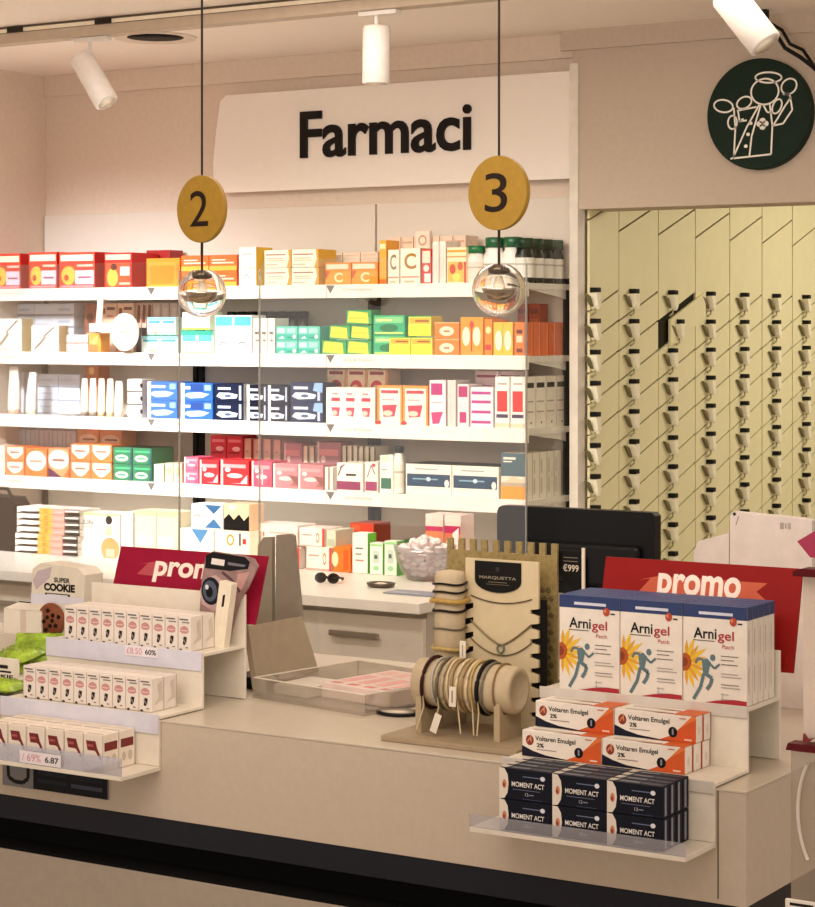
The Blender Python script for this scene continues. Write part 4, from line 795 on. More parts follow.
stack(Xa, Xb, 10, P2_, .9083, Hat(88, 672, P2_)-.9083, min(dd, .054), 2, 1, mk_sm, lambda i, j, k: 'small white carton with pink crown, middle step, %s, %s row' % (posw(i, 10), ['front', 'back'][k]), 'small white cartons on middle step of left display')
def mk_ck(w, d, h):
    it = [('p', [(.12, .82), (.62, .82), (.72, .62), (.9, .42), (.92, .34), (.82, .34), (.66, .52), (.56, .56), (.2, .56)], '7a1a1c'), ('r', .2, .66, .5, .72, 'b05a54'), ('p', [(.05, .1), (.2, .25), (.3, .1)], 'cfc2b2'), ('r', .98, 0, 1, 1, 'a89a88')]
    return carton(w, d, h, 'f2e6d6', it, [('r', .1, .55, .9, .78, '7a1a1c'), ('e', .3, .3, .12, .12, 'cfc2b2'), ('e', .7, .3, .14, .14, 'cfc2b2')], [('r', .05, .08, .95, .16, 'b8a896'), ('r', .05, .6, .95, .64, 'd8ccba')], name='check_carton')
P1_ = 3.137; Xb = Xat(103, P1_); wq = (Xb-Xat(8, P1_))/5
stack(Xb-wq*6, Xb, 6, P1_, .8123, Hat(100, 735, P1_)-.8123, .048, 2, 1, mk_ck, lambda i, j, k: 'white carton with dark red tick, bottom tray, %s in %s row' % (posw(i, 6), ['front', 'back'][k]), 'dark red ticked cartons on bottom tray of left display', jit=.6)
# eye picture card
P = 3.506; Xc0 = Xat(198, P); zc = 1.0105
def cp(u, v): return (Xat(u, P)-Xc0, Hat(u, v, P)-zc)
b = MB(); out = [cp(196, 632), cp(202, 577), cp(206, 555), cp(213, 551), cp(245, 556), cp(254, 559), cp(258, 566), cp(248, 588), cp(240, 600), cp(228, 652)]
out[0] = (out[0][0]+.004, .0); out[-1] = (out[-1][0], .0)
b.prism(out, 'y', 0, .004, mat('9a7c78', .3, noise=.25, scale=40))
def A1(k, u, v, ru, rv, c): 
    x, z = cp(u, v); s_ = Zat(u, P)/F; return (k, x, z, ru*s_*1.1, rv*s_, c)
it = [('p', [cp(206, 555), cp(213, 552), cp(245, 557), cp(250, 562), cp(248, 569), cp(230, 571), cp(205, 568)], '1e1c22'), ('p', [cp(212, 558), cp(225, 560), cp(224, 566), cp(211, 564)], 'f0eae6'), ('p', [cp(228, 562), cp(246, 565), cp(244, 567), cp(228, 565)], '77737c'),
      ('p', [cp(200, 590), cp(206, 578), cp(216, 575), cp(224, 582), cp(224, 600), cp(214, 612), cp(202, 604)], 'c8aaa8'), A1('e', 211, 591, 11, 14, '1c2030'), A1('e', 210, 591, 8, 10.5, '4a5468'), A1('e', 209.5, 592, 4, 5.5, '0c0e16'), A1('e', 207, 587, 2, 2.5, 'dfe4ee'),
      ('p', [cp(238, 574), cp(250, 572), cp(242, 590), cp(234, 592)], 'c89a94'), ('l', [cp(222, 572), cp(232, 580), cp(240, 592)], .006, '5a3c40')]
b.art(it, (0, 0, 0), (1, 0, 0), (0, 0, 1)); o = b.build('picture_card'); o.location = (Xc0, P, zc); tag(o, 'picture card of a large dark eye propped before the left promo header', 'card')
# slim leaning carton
h_ = .135; b = MB(); b.box(0, 0, 0, .031, .02, h_, mat('f2e8d2', .5), .001); b.art([('p', [(.42, .62), (.6, .64), (.6, .82), (.42, .8)], '2a241e')], (0, 0, 0), (.031, 0, 0), (0, 0, h_))
o = b.build('slim_carton'); o.location = (Xat(208, 3.45), 3.46, 1.0108); o.rotation_euler = (0, math.radians(9), 0); tag(o, 'slim cream carton leaning upright in front of the eye picture card', 'box')
# ------------------------------------------------------------------ snack area at far left
root = empty('snack_display', (Xat(58, 3.60), 3.60, CT+.0005)); xo, zo = Xat(58, 3.60), CT
def q(u, v, P=3.60): return (Xat(u, P)-xo, Hat(u, v, P)-zo)
b = MB(); a_ = q(31, 604); c_ = q(85, 571); b.prism([(a_[0], 0), (c_[0]-.012, 0), (c_[0], c_[1]-.01), (c_[0]-.02, c_[1]+.004), (a_[0]+.03, c_[1]+.01), (a_[0]+.004, c_[1]-.005), (a_[0], a_[1])], 'y', 0, .06, mat('e8e0d0', .5))
it = [('t', 'SUPER', q(54, 0)[0], q(60, 583)[1], q(70, 0)[0], q(60, 578)[1], .04, '3a352e'), ('t', 'COOKIE', q(44, 0)[0], q(60, 592)[1], q(75, 0)[0], q(60, 584)[1], .06, '2a241e'), ('r', q(45, 0)[0], q(60, 598)[1], q(70, 0)[0], q(60, 594)[1], '4a463e'), ('r', q(47, 0)[0], q(60, 597)[1], q(68, 0)[0], q(60, 595)[1], 'dcdce4'),
      ('p', [q(31, 604), q(84, 604), q(84, 599), q(31, 593)], 'e2e2f0'), ('p', [q(33, 580), q(38, 571), q(52, 567), q(50, 578), q(36, 590)], 'c8b8c0')]
b.art(it, (0, 0, 0), (1, 0, 0), (0, 0, 1)); b.build('display_board', root)
b = MB(); cx, cz = q(53, 620); b.lathe([(.036, 0), (.038, .004), (.036, .009), (0, .01)], mat('8a4a2a', .7, noise=.2, scale=80), c=(cx, -.001, cz), R=RX, seg=28)
for k in range(11):
    a = k*2.4; r = .007+.0025*k; b.lathe([(.005, 0), (.004, .003), (0, .004)], '2a120a', c=(cx+r*math.cos(a), -.0105, cz+r*math.sin(a)), R=RX, seg=8)
b.build('cookie_print', root); tag(root, 'cream snack display board with cookie and SUPER COOKIE lettering', 'display board')
def pouch(u, v, P, rz, s, label, tilt=0, z=None):
    X = Xat(u, P); zz = Hat(u, v, P) if z is None else z
    b = MB(); n = 16; vs = []; fs = []
    for i in range(n+1):
        for j in range(n+1):
            x = (i/n-.5)*.15*s; y = (j/n-.5)*.10*s; e = (1-(2*i/n-1)**4)*(1-(2*j/n-1)**4)
            vs.append((x, y, .014*e+.004*math.sin(i*2.1+j*2.9)*e**.5+random.uniform(-.002, .002)*e))
    m_ = (n+1)**2
    vs += [(x, y, -z_*.6) for x, y, z_ in vs]
    for i in range(n):
        for j in range(n):
            a = i*(n+1)+j; fs.append((a, a+n+1, a+n+2, a+1)); fs.append((m_+a, m_+a+1, m_+a+n+2, m_+a+n+1))
    mt = mat('9cbc3c', .2, noise=.5, scale=38); b.add(vs, fs, mt, True)
    o = b.build('snack_pouch'); o.location = (X, P, zz); o.rotation_euler = (tilt, 0, rz); return tag(o, label, 'snack pouch', 'lime green snack pouches at far left')
b = MB(); b.box(0, 0, 0, .30, .16, .008, DM, .001); b.box(0, -.004, -.0, .30, -.0005, .05, mat('efe8da', .4), .001)
xs = Xat(20, 3.40); b.art([('e', -.25+.35, .7, .2, .12, '1a1614')], (0, 0, 0), (0.0001, 0, 0), (0, 0, .0001))
b.art([('r', .72, .55, .9, .7, '2a2420'), ('r', .66, .38, .93, .46, '2a2420'), ('t', 'COOKIE', .64, .14, .95, .3, .04, '2a2420')], (0, -.004, 0), (.30, 0, 0), (0, 0, .05))
for lx in (.01, .28): b.box(lx, .01, -(Hat(20, 683, 3.40)-CT)+.001, lx+.01, .15, 0, DM)
o = b.build('snack_tray'); o.location = (xs-.30, 3.40, Hat(20, 683, 3.40)); tag(o, 'small cream tray with black lettering holding green pouches at far left', 'tray')
zt_ = Hat(20, 683, 3.40)+.02
pouch(2, 0, 3.46, .3, .8, 'lime green snack pouch leaning at the left edge of the cream tray', z=zt_, tilt=.3)
pouch(20, 0, 3.49, -.2, .75, 'lime green snack pouch on the cream tray beside the cookie board', z=zt_+.022, tilt=.25)
pouch(40, 0, 3.52, .5, .75, 'lime green snack pouch below the cookie print', z=CT+.06, tilt=.9)
pouch(0, 0, 3.31, .1, .8, 'lime green snack pouch lying lowest, beside the middle step', z=CT+.013)
b = MB(); b.box(-.02, 0, 0, .09, .05, .055, mat('f3ecdd', .5), .001); b.art([('r', .45, 0, .6, 1, 'e2cfc2')], (-.02, 0, 0), (.11, 0, 0), (0, 0, .055)); b.add([(-.02, .045, .058), (.085, .045, .058), (.08, .05, .066), (-.02, .05, .066)], [(0, 1, 2, 3)], '15120f'); b.add([(-.02, 0.0, .0555), (.09, .0, .0555), (.083, .05, .064), (-.02, .05, .064)], [(0, 1, 2, 3)], 'f6f0e4')
o = b.build('open_carton'); o.location = (Xat(6, 3.56)-.01, 3.585, Hat(15, 645, 3.56)); o.location.z = CT+.072
tag(o, 'open white carton with pale pink stripe above the green pouches', 'box')
b = MB(); b.box(-.05, 0, 0, .12, .06, .0715, mat('d8cfc0', .5), .001); o = b.build('plain_carton'); o.location = (Xat(6, 3.56)-.01, 3.585, CT+.0003); tag(o, 'plain pale carton supporting the open white carton at far left', 'box')
# ------------------------------------------------------------------ middle of the counter
A_, B_, C_, D_ = (-2.612, 3.60, .9005), (Xat(319, 3.89), 3.89, .9005), (Xat(302, 3.86), 3.86, Hat(302, 616, 3.86)), (-2.649, 3.615, 1.032)
def slab(pts, th, m, nm, parent=None):
    v = [Vector(p) for p in pts]; n = (v[1]-v[0]).cross(v[2]-v[0]).normalized()*th
    b = MB(); vs = [p[:] for p in v]+[(p-n)[:] for p in v]; k = len(v)
    b.add(vs, [tuple(range(k)), tuple(range(2*k-1, k-1, -1))]+[(i, k+i, k+(i+1) % k, (i+1) % k) for i in range(k)], m); return b.build(nm, parent)
root = empty('terminal_stand', (0, 0, 0)); 
o = slab([A_, B_, C_, D_], .012, mat('b09f86', .6, noise=.06), 'leaning_board', root)
P = 3.905
def zz(u, v): return (Xat(u, P), Hat(u, v, P))
b = MB(); b.prism([(Xat(252, P), .9005), (Xat(272, P), .9005), zz(272, 537), zz(263, 537.5), zz(258, 545)], 'y', P, P+.012, mat('99907f', .6)); b.build('upright_plate', root)
b = MB(); b.prism([(Xat(274.5, P), .9005), (Xat(303, P), .9005), zz(300, 612), zz(293, 536), zz(290, 534), zz(276, 535)], 'y', P, P+.012, mat('93897a', .6)); b.build('upright_plate', root)
b = MB(); b.box(-2.70, 3.62, .9004, -2.63, 3.70, .925, mat('141210', .5), .002); b.build('foot', root)
tag(root, 'grey beige terminal stand with leaning board and two upright plates', 'stand')
# clear tray (rotated)
AC = clear('acrylic', (.95, .93, .9), .08, fog=.10, fogc='efe8dc')
root = empty('clear_tray', (-2.40, 3.665, CT+.0005), math.radians(-10.5)); w, d, hh, t_ = .157, .155, .04, .004
b = MB(); b.box(-w, -d, 0, w, d, t_, AC); b.build('base', root)
for nm, x0, y0, x1, y1 in (('front_wall', -w, -d, w, -d+t_), ('back_wall', -w, d-t_, w, d), ('left_wall', -w, -d+t_, -w+t_, d-t_), ('right_wall', w-t_, -d+t_, w, d-t_)):
    b = MB(); b.box(x0, y0, t_, x1, y1, hh, AC); b.box(x0, y0, hh, x1, y1, hh+.0015, mat('e8e0d0', .3)); b.build(nm, root)
tag(root, 'clear acrylic tray with low walls standing in the middle of the counter', 'tray')
R10 = Matrix.Rotation(math.radians(-10.5), 3, 'Z')
for n_, (dx, dy, rz, lab, c) in enumerate([(.055, .03, .0, 'pink and white printed leaflets lying in the clear tray', 'f3dcd2'), (-.10, -.05, .1, 'stack of pale cards at the left of the clear tray', 'e0d6c6')]):
    p = R10 @ Vector((dx, dy, 0)); ww, dd_, h2 = ((.19, .21, .03) if n_ == 0 else (.09, .12, .02))
    b = MB(); b.box(-ww/2, -dd_/2, 0, ww/2, dd_/2, h2, mat(c, .4), .001)
    if n_ == 0:
        it = []
        for i in range(4):
            it += [('r', .06+.24*i, .2, .22+.24*i, .6, 'eab0aa'), ('r', .06+.24*i, .68, .22+.24*i, .92, 'eec0b4'), ('r', .06+.24*i, .05, .2+.24*i, .14, 'd88a88')]
        b.art(it, (-ww/2, -dd_/2, h2), (ww, 0, 0), (0, dd_, 0))
    o = b.build('leaflet_stack'); o.location = (-2.40+p.x, 3.665+p.y, CT+.0052); o.rotation_euler.z = math.radians(-10.5)+rz; tag(o, lab, 'leaflets')
# hand mirror
mx, mp = onh(398, 714, CT); root = empty('hand_mirror', (mx, mp, CT+.0005))
b = MB(); b.lathe([(.042, 0), (.045, .002), (.045, .005), (.04, .006), (0, .006)], mat('1c1612', .4), seg=32, sy=.8); b.build('frame', root)
b = MB(); b.lathe([(.037, .0062), (0, .0064)], mat('e8dcc8', .15), seg=32, sy=.8); b.build('mirror_glass', root)
b = MB(); b.tube([(.038, .01, .004), (.06, .03, .008), (.075, .05, .028)], [.006, .007, .009], '1c1612'); b.build('handle', root); tag(root, 'small black rimmed hand mirror lying left of the jewellery display', 'mirror')
# ------------------------------------------------------------------ jewellery display
JW = mat('c9b797', .7, noise=.06, scale=90, bump=.15); JD = mat('b8a584', .7, noise=.06)
root = empty('jewellery_stand', (-1.95, 3.40, CT+.0005)); 
b = MB(); b.box(-.166, -.105, 0, .116, .17, .01, mat('a8957a', .6), .001); b.build('base_board', root)
zr = .098; r_ = .043; xr0 = Xat(420, 3.385)+1.95; xr1 = Xat(518, 3.385)+1.95
RY = Matrix.Rotation(PI/2, 3, 'Y')
b = MB(); b.lathe([(r_-.004, 0), (r_, .003), (r_, xr1-xr0-.003), (r_-.004, xr1-xr0), (r_-.012, xr1-xr0), (r_-.0125, xr1-xr0-.002), (0, xr1-xr0-.002)], JW, c=(xr0, -.01, zr), R=RY, seg=40); b.build('roll', root)
for x in (xr0+.012, xr1-.03):
    b = MB(); b.prism([(-.05, .0102), (.028, .0102), (.028, zr-.02), (.015, zr-.042), (-.035, zr-.042), (-.05, zr-.02)], 'x', x, x+.012, JD); b.build('cradle_leg', root)
# tall bracelet column
xc = Xat(450, 3.47)+1.95
b = MB(); zt = Hat(452, 572, 3.47)-CT; b.lathe([(.029, .0102), (.029, zt-.01), (.026, zt), (0, zt+.004)], JW, c=(xc, .07, 0), seg=32); b.build('bracelet_column', root)
# necklace board with notches
Pn_ = 3.49; nx0 = Xat(466, Pn_)+1.95; nx1 = Xat(539, Pn_)+1.95; nz = Hat(500, 560, Pn_)-CT
def notched(x0, x1, z1, z_a, step, dep):
    L = [(x0, .0102)]; z = .03; 
    while z < z_a: L += [(x0, z), (x0+dep, z+step*.25), (x0+dep, z+step*.6), (x0, z+step*.45)]; z += step
    L.append((x0, z1)); Rr = [(x1, z1)]; q_ = []
    z = .03; q_.append((x1, .0102))
    while z < z_a: q_ += [(x1, z), (x1-dep, z+step*.0+.004), (x1-dep, z+step*.4), (x1, z+step*.5)]; z += step
    return L+Rr+q_[::-1]
b = MB(); b.prism(notched(nx0, nx1, nz, nz*.76, .027, .017), 'y', .088, .094, mat('d9c8a2', .7, noise=.05, bump=.1)); b.box(nx0-.010, .0945, .0102, nx1+.012, .1, nz*.78, mat('17120e', .8)); b.build('necklace_board', root)
# brand label
lx0 = Xat(476, Pn_)+1.95; lx1 = Xat(522, Pn_)+1.95; lz1 = Hat(500, 562, Pn_)-CT; lz0 = Hat(500, 593, Pn_)-CT
b = MB(); ls = [(lx0, lz1), (lx0, lz0+.022)]+[((lx0+lx1)/2-(lx1-lx0)/2*math.cos(PI*k/12), lz0+.022-.022*math.sin(PI*k/12)) for k in range(13)]+[(lx1, lz1)]
b.prism(ls[::-1], 'y', .0855, .0875, mat('14120f', .5))
b.art([('t', 'MARQUETTA', .1, .42, .9, .53, .01, '9a8f7c'), ('e', .5, .76, .04, .08, '4a443a'), ('r', .3, .33, .7, .345, '8a7c60'), ('r', .25, .26, .75, .27, '8a7c60')], (lx0, .0855, lz0), (lx1-lx0, 0, 0), (0, 0, lz1-lz0)); b.build('brand_label', root)
# olive patterned panel with crenellated top
Pp = 3.535; px0 = Xat(447, Pp)+1.95; px1 = Xat(557, Pp)+1.95; pz = Hat(500, 541, Pp)-CT; y0 = Pp-3.40
n = 19; w_ = (px1-px0)/n; out = [(px0, .0102), (px1, .0102)]
for k in range(n-1, -1, -1):
    z = pz if k % 2 == 0 else pz-.022; out += [(px0+w_*(k+1), z), (px0+w_*k, z)]
b = MB(); b.prism(out, 'y', y0, y0+.006, mat('978452', .6, noise=.2, scale=120))
for r in range(16):
    for c in range(4):
        b.lathe([(.0062, 0), (.0045, .0012)], mat('6e5f38', .6), c=(px1-.012-c*.012-(r % 2)*.006, y0-.0002, .03+r*.0155), R=RX, seg=6, smooth=False)
b.build('patterned_panel', root)
# price sign
gx0 = Xat(555, 3.545)+1.95; gx1 = Xat(581, 3.545)+1.95; gz1 = Hat(570, 552, 3.545)-CT; gz0 = Hat(570, 592, 3.545)-CT
b = MB(); ar = [(gx0, gz1), (gx1, gz1+.002), (gx1, gz0)]+[(gx1-(gx1-gx0)*math.sin(a), gz1-(gz1-gz0)*math.cos(a)) for a in [PI/2*k/10 for k in range(1, 10)]]
b.prism(ar[::-1], 'y', .148, .15, mat('120f0d', .5)); b.art([('t', '€999', .28, .5, .88, .68, .01, 'd8cdb8'), ('r', .3, .84, .85, .855, '8a8070'), ('r', .3, .75, .85, .765, '8a8070')], (gx0, .148, gz0), (gx1-gx0, 0, 0), (0, 0, gz1-gz0)); b.build('price_sign', root)
b = MB(); b.box(gx1, .147, .0102, gx1+.006, .151, gz1+.008, mat('e6dac4', .5), .0005); b.build('price_sign_post', root)
tag(root, 'cream jewellery stand with bracelet roll, tall column and notched necklace board', 'jewellery stand')
JX, JY, JZ = -1.95, 3.40, CT+.0005
# bracelets on the roll
Lr = xr1-xr0
br = [(.14, '4a1418', .0035, 'dark red leather bracelet at left end of the roll'), (.24, 'b9b4a8', .0022, 'thin silver bracelet right of the dark red bracelet'), (.29, '6a6450', .003, 'olive grey cord bracelet on the roll'), (.345, 'b8a684', .0032, 'beige cord bracelet next to the olive grey one'), (.395, 'd8c49a', .0026, 'light cream cord bracelet on the roll, left of centre'), (.445, '9a8050', .0026, 'golden brown thin bracelet at roll centre left'), (.49, 'd9c59c', .0032, 'pale straw bracelet at the centre of the roll'), (.54, 'a88d5c', .003, 'tan cord bracelet just right of roll centre'), (.59, 'dcc9a4', .003, 'pale cream bracelet right of the tan cord bracelet'), (.635, 'c2a660', .0026, 'yellow gold bracelet near the black bracelet'), (.70, '1a1614', .004, 'thick black bracelet on the right half of the roll'), (.745, '77705f', .0024, 'thin grey bracelet touching the black bracelet'), (.86, '8a6a3c', .002, 'thin brown bracelet at right end of the roll')]
for k, (f_, c, tr_, lab) in enumerate(br):
    x = xr0+Lr*f_; root = empty('bracelet', (JX+x, JY-.01, JZ+zr)); R0 = r_+tr_+.0006
    sl_ = random.uniform(-.003, .003)
    b = MB(); b.tube([(sl_*math.sin(a), R0*math.cos(a), R0*math.sin(a)) for a in [2*PI*i/36 for i in range(36)]], tr_, mat(c, .4, noise=.15, scale=200), 6, True); b.build('band', root)
    if k in (0, 2, 6, 9, 10):
        b = MB(); b.tube([(0, -R0*.9, -R0*.4), (.004, -R0*.95, -R0*.8), (random.uniform(-.015, .02), -R0*.98, -zr+.018)], .0016, mat('c8b690', .6), 5); b.build('tie_cord', root)
    if k in (2, 6):
        b = MB(); zz0 = -zr+.018 if k == 2 else -.03; yy = -R0-.012; a = .35 if k == 2 else .02
        ca, sa_ = math.cos(a), math.sin(a); pts = [(-.007, 0), (.007, 0), (.007, .036), (-.007, .036)]; pts = [(x_*ca+z_*sa_, -x_*sa_+z_*ca+zz0) for x_, z_ in pts]
        b.prism(pts, 'y', yy, yy+.001, mat('efe6d4', .5)); 
        if k == 6: b.art([('r', .4, .2, .6, .8, '8a8070')], (pts[0][0], yy, pts[0][1]), (.014, 0, 0), (0, 0, .036))
        b.build('paper_tag', root)
    tag(root, lab, 'bracelet', 'bracelets around the horizontal roll')
cb = [(585, '1c1410', .0022, 'thin black bracelet near the top of the tall column'), (593, '2c1a16', .0022, 'dark brown bracelet second from top of the tall column'), (602, 'b8954a', .005, 'wide gold bracelet on the tall column'), (612, '1c1614', .0025, 'black bracelet below the wide gold one'), (630, '5a5044', .0018, 'thin grey bracelet at middle of the tall column'), (650, 'b8a060', .004, 'braided gold bracelet low on the tall column'), (662, '77705c', .0018, 'thin grey green bracelet lowest on the tall column')]
for v, c, tr_, lab in cb:
    z = Hat(450, v, 3.44); R0 = .029+tr_+.0004; b = MB(); b.tube([(R0*math.cos(a), R0*math.sin(a), .0015*math.sin(3*a)) for a in [2*PI*i/32 for i in range(32)]], tr_, mat(c, .4, noise=.15, scale=200), 6, True)
    o = b.build('column_bracelet'); o.location = (JX+xc, JY+.07, z); tag(o, lab, 'bracelet', 'bracelets around the tall column')
b = MB(); b.box(0, 0, 0, .013, .001, .036, mat('efe6d4', .5)); b.art([('r', .42, .2, .58, .8, '9a9080')], (0, 0, 0), (.013, 0, 0), (0, 0, .036)); o = b.build('price_tag'); o.location = (Xat(460, 3.43), 3.4285, Hat(460, 660, 3.43)); tag(o, 'white paper price tag hanging from the tall bracelet column', 'price tag')
# necklaces
for (v0, v1, c, lab, pend) in [(597, 603, '4a3c2c', 'short fine dark necklace highest on the notched board', False), (622, 645, '8a7a58', 'thick chain necklace with small pendant on the notched board', True), (640, 655, '6a5c44', 'shallow thin necklace lowest on the notched board', False)]:
    xa = nx0+.013; xb = nx1-.013; za = Hat(500, v0, Pn_)-CT; zb_ = Hat(500, v1, Pn_)-CT; root = empty('necklace', (JX, JY, JZ)); b = MB()
    pts = []
    for k in range(25):
        q_ = k/24; s_ = (2*q_-1); z = zb_+(za-zb_)*abs(s_)**(1.3 if pend else 2); pts.append((xa+(xb-xa)*q_, .085, z))
    b.tube(pts, .0016 if pend else .0011, mat(c, .35, metal=.5, noise=.1), 6); b.build('chain', root)
    if pend:
        b = MB(); b.tube([((xa+xb)/2+.007*math.cos(a), .084, zb_-.006+.008*math.sin(a)) for a in [2*PI*i/16 for i in range(16)]], .0016, mat('7a8478', .3, metal=.5), 6, True); b.build('pendant', root)
    tag(root, lab, 'necklace')
# ------------------------------------------------------------------ monitor
P = 4.0; root = empty('monitor', (Xat(578, P), P, CT+.0005)); xo = Xat(578, P); zo = CT+.0005
def q(u, v): return (Xat(u, P)-xo, Hat(u, v, P)-zo)
BKM = mat('16171a', .35, noise=.05)
tl = q(497, 505); tr2 = q(655, 512); brr = q(658, 600); 
zt = tl[1]; zb_ = brr[1]
b = MB(); xa, xb = tl[0], tr2[0]; r = .014
b.prism([(xa, zb_), (xb, zb_), (xb, zt-r*.5), (xb-r*.5, zt), (xa+r, zt), (xa+r*.3, zt-r*.3), (xa, zt-r)], 'y', 0, .028, BKM); b.build('housing', root)
b = MB(); b.box(xa+.05, -.018, zb_+.02, xb-.03, -.0002, zt-.07, mat('1c1d20', .4), .008); b.build('rear_cover', root)
b = MB(); b.box(xa+.006, .0282, zb_+.008, xb-.006, .0295, zt-.01, mat('23303c', .2)); b.build('screen', root)
b = MB(); b.box(-.02, -.03, .012, .03, -.0185, zb_+.08, BKM, .003); b.build('stand_neck', root)
b = MB(); b.lathe([(.09, 0), (.09, .006), (.06, .012), (0, .012)], BKM, c=(.005, -.02, 0), seg=32, sy=.75); b.build('stand_foot', root)
tag(root, 'black computer monitor seen from behind on the counter', 'monitor')
# white cartons behind right header
P = 4.0
def zz(u, v, P=4.0): return (Xat(u, P), Hat(u, v, P))
b = MB(); b.prism([(Xat(694, P), CT+.0005), (Xat(729, P), CT+.0005), zz(729, 533), zz(698, 541), zz(694, 552)], 'y', P, P+.07, mat('e6dcd4', .5)); o = b.build('white_device'); 
b.art([], (0, 0, 0), (1, 0, 0), (0, 0, 1)); tag(o, 'low white sloped housing between the monitor and the large white board', 'device')
b = MB(); b.prism([(Xat(729.5, P), CT+.0005), (Xat(812, P), CT+.0005), zz(812, 521), zz(800, 518.5), zz(733, 512), zz(730, 516)], 'y', P, P+.03, mat('ebe1da', .5), )
x1, z1_ = zz(780, 529); x2, z2_ = zz(791, 523); b.art([('r', 0, .0, .35, 1, 'b0a8a0'), ('r', .45, .1, .6, .9, 'b0a8a0'), ('r', .7, 0, 1, 1, 'bdb5ad')], (x1, P, z1_), (x2-x1, 0, 0), (0, 0, z2_-z1_))
x1, z1_ = zz(736, 525); b.art([('l', [(0, 0), (.006, .018)], .002, '9a9088')], (x1, P, z1_), (1, 0, 0), (0, 0, 1))
b.lathe([(.0035, 0), (0, .002)], '1a1614', c=(zz(734.5, 513)[0], P-.0005, zz(734.5, 514)[1]), R=RX, seg=12)
o = b.build('white_board'); tag(o, 'large white board with small grey mark behind the right promo header', 'board')
# ------------------------------------------------------------------ plexiglass screens
PX = clear('plexi', (.985, .985, .98), .035)
for k, (u0, u1, lab) in enumerate([(None, 180, 'clear counter screen behind the left display'), (259, 527, 'clear counter screen between the left display and the monitor')]):
    P = 3.94; xb = Xat(u1, P); xa = Xat(u0, P) if u0 else xb-.86
    root = empty('counter_screen', ((xa+xb)/2, P, CT+.0005)); hw = (xb-xa)/2; H = Hat(180, 262, P)-CT
    b = MB(); r = .02; b.prism([(-hw, .03), (hw, .03), (hw, H-r), (hw-r*.3, H-r*.3), (hw-r, H), (-hw+r, H), (-hw+r*.3, H-r*.3), (-hw, H-r)], 'y', -.002, .002, PX); b.build('clear_sheet', root)
    b = MB()
    for s_ in (-1, 1): b.box(s_*(hw-.0015)-.0012, -.0026, .03, s_*(hw-.0015)+.0012, .0026, H-.02, clear('plexi_edge', (.8, .84, .82), .2, fog=.25))
    b.build('polished_edge', root)
    for s_ in (-1, 1):
        b = MB(); b.box(s_*(hw-.03)-.006, -.04, 0, s_*(hw-.03)+.006, .04, .0298, PX); b.build('foot', root)
    tag(root, lab, 'screen')
# ------------------------------------------------------------------ pendants
for (u, vs_, vd, vb, rb, lab, num) in [(202, 209, 33.5, 293, 24.5, 'yellow oval sign with numeral two and glass globe, hanging left of the Farmaci sign', '2'), (499, 193, 37, 289.5, 27, 'yellow oval sign with numeral three and glass globe, hanging above the jewellery stand', '3')]:
    P = 3.6; X = Xat(u, P); k = Zat(u, P)/F; root = empty('pendant_lamp', (X, P, 2.55))
    zs = Hat(u, vs_, P)-2.55; rs = vd*k; zb_ = Hat(u, vb, P)-2.55; rg = rb*k
    b = MB(); b.tube([(0, 0, -.02), (0, 0, zs+rs-.002)], .0024, mat('3a3228', .5), 8); b.tube([(0, 0, zs-rs+.002), (0, 0, zb_+rg*.8)], .0028, mat('3a3228', .5), 8); b.build('cord', root)
    b = MB(); b.lathe([(.045, -.022), (.045, -.001), (.0, -.0008)], mat('e8dccb', .4), seg=24); b.build('ceiling_rose', root)
    RS = Matrix.Rotation(math.radians(-9), 3, 'Z') @ RX
    b = MB(); b.lathe([(0, -.006), (rs, -.006), (rs+.0006, -.004), (rs+.0006, .004), (rs, .006), (0, .006)], mat('9c7820', .5, noise=.08, scale=60), c=(0, 0, zs), seg=56, R=RS, smooth=False)
    ex = Matrix.Rotation(math.radians(-9), 3, 'Z') @ Vector((1, 0, 0)); nr = RS @ Vector((0, 0, 1))
    o_ = Vector((0, 0, zs))+nr*.006*(1 if nr.y < 0 else -1)
    b.build('sign_disc', root)
    b = MB(); b.art([('t', num, -.42, -.52, .36, .54, .002, '2a1a10')], o_[:], (ex*rs)[:], (0, 0, rs), .0008); b.build('numeral', root)
    prof = [(rg*math.sin(a), zb_-rg*math.cos(a)) for a in [PI*i/24 for i in range(22)]]
    b = MB(); b.lathe(prof, glass(), seg=48); b.f.pop(); b.m.pop(); b.sm.pop()
    inn = [(r*.95, zb_+(z-zb_)*.95) for r, z in prof][::-1]
    b.lathe(inn, glass(), seg=48); b.f = b.f[:-1] if len(b.f[-1]) > 4 else b.f; b.m = b.m[:len(b.f)]; b.sm = b.sm[:len(b.f)]
    b.build('glass_globe', root)
    CR = mat('c8bfb0', .12, metal=1.0, noise=.02)
    b = MB(); b.lathe([(0, zb_+rg*.95), (rg*.4, zb_+rg*.9), (rg*.42, zb_+rg*.62), (rg*.2, zb_+rg*.55), (0, zb_+rg*.55)], mat('6a6258', .25, metal=.9), seg=32); b.build('lamp_holder', root)
    b = MB(); b.lathe([(0, zb_-rg*.42)]+[(rg*.62*math.cos(a), zb_-rg*.02+rg*.42*math.sin(a)) for a in [-PI/2+PI/2*i/8 for i in range(1, 9)]]+[(rg*.66, zb_+rg*.04), (rg*.6, zb_+rg*.04)], CR, seg=40); b.f.pop(); b.m.pop(); b.sm.pop(); b.build('mirror_cup', root)
    b = MB(); b.lathe([(0, zb_-rg*.2), (rg*.2, zb_-rg*.1), (rg*.22, zb_+rg*.15), (rg*.12, zb_+rg*.5), (0, zb_+rg*.52)], mat('f8ecd0', .3), seg=24); b.build('bulb', root)
    tag(root, lab, 'pendant lamp', None)
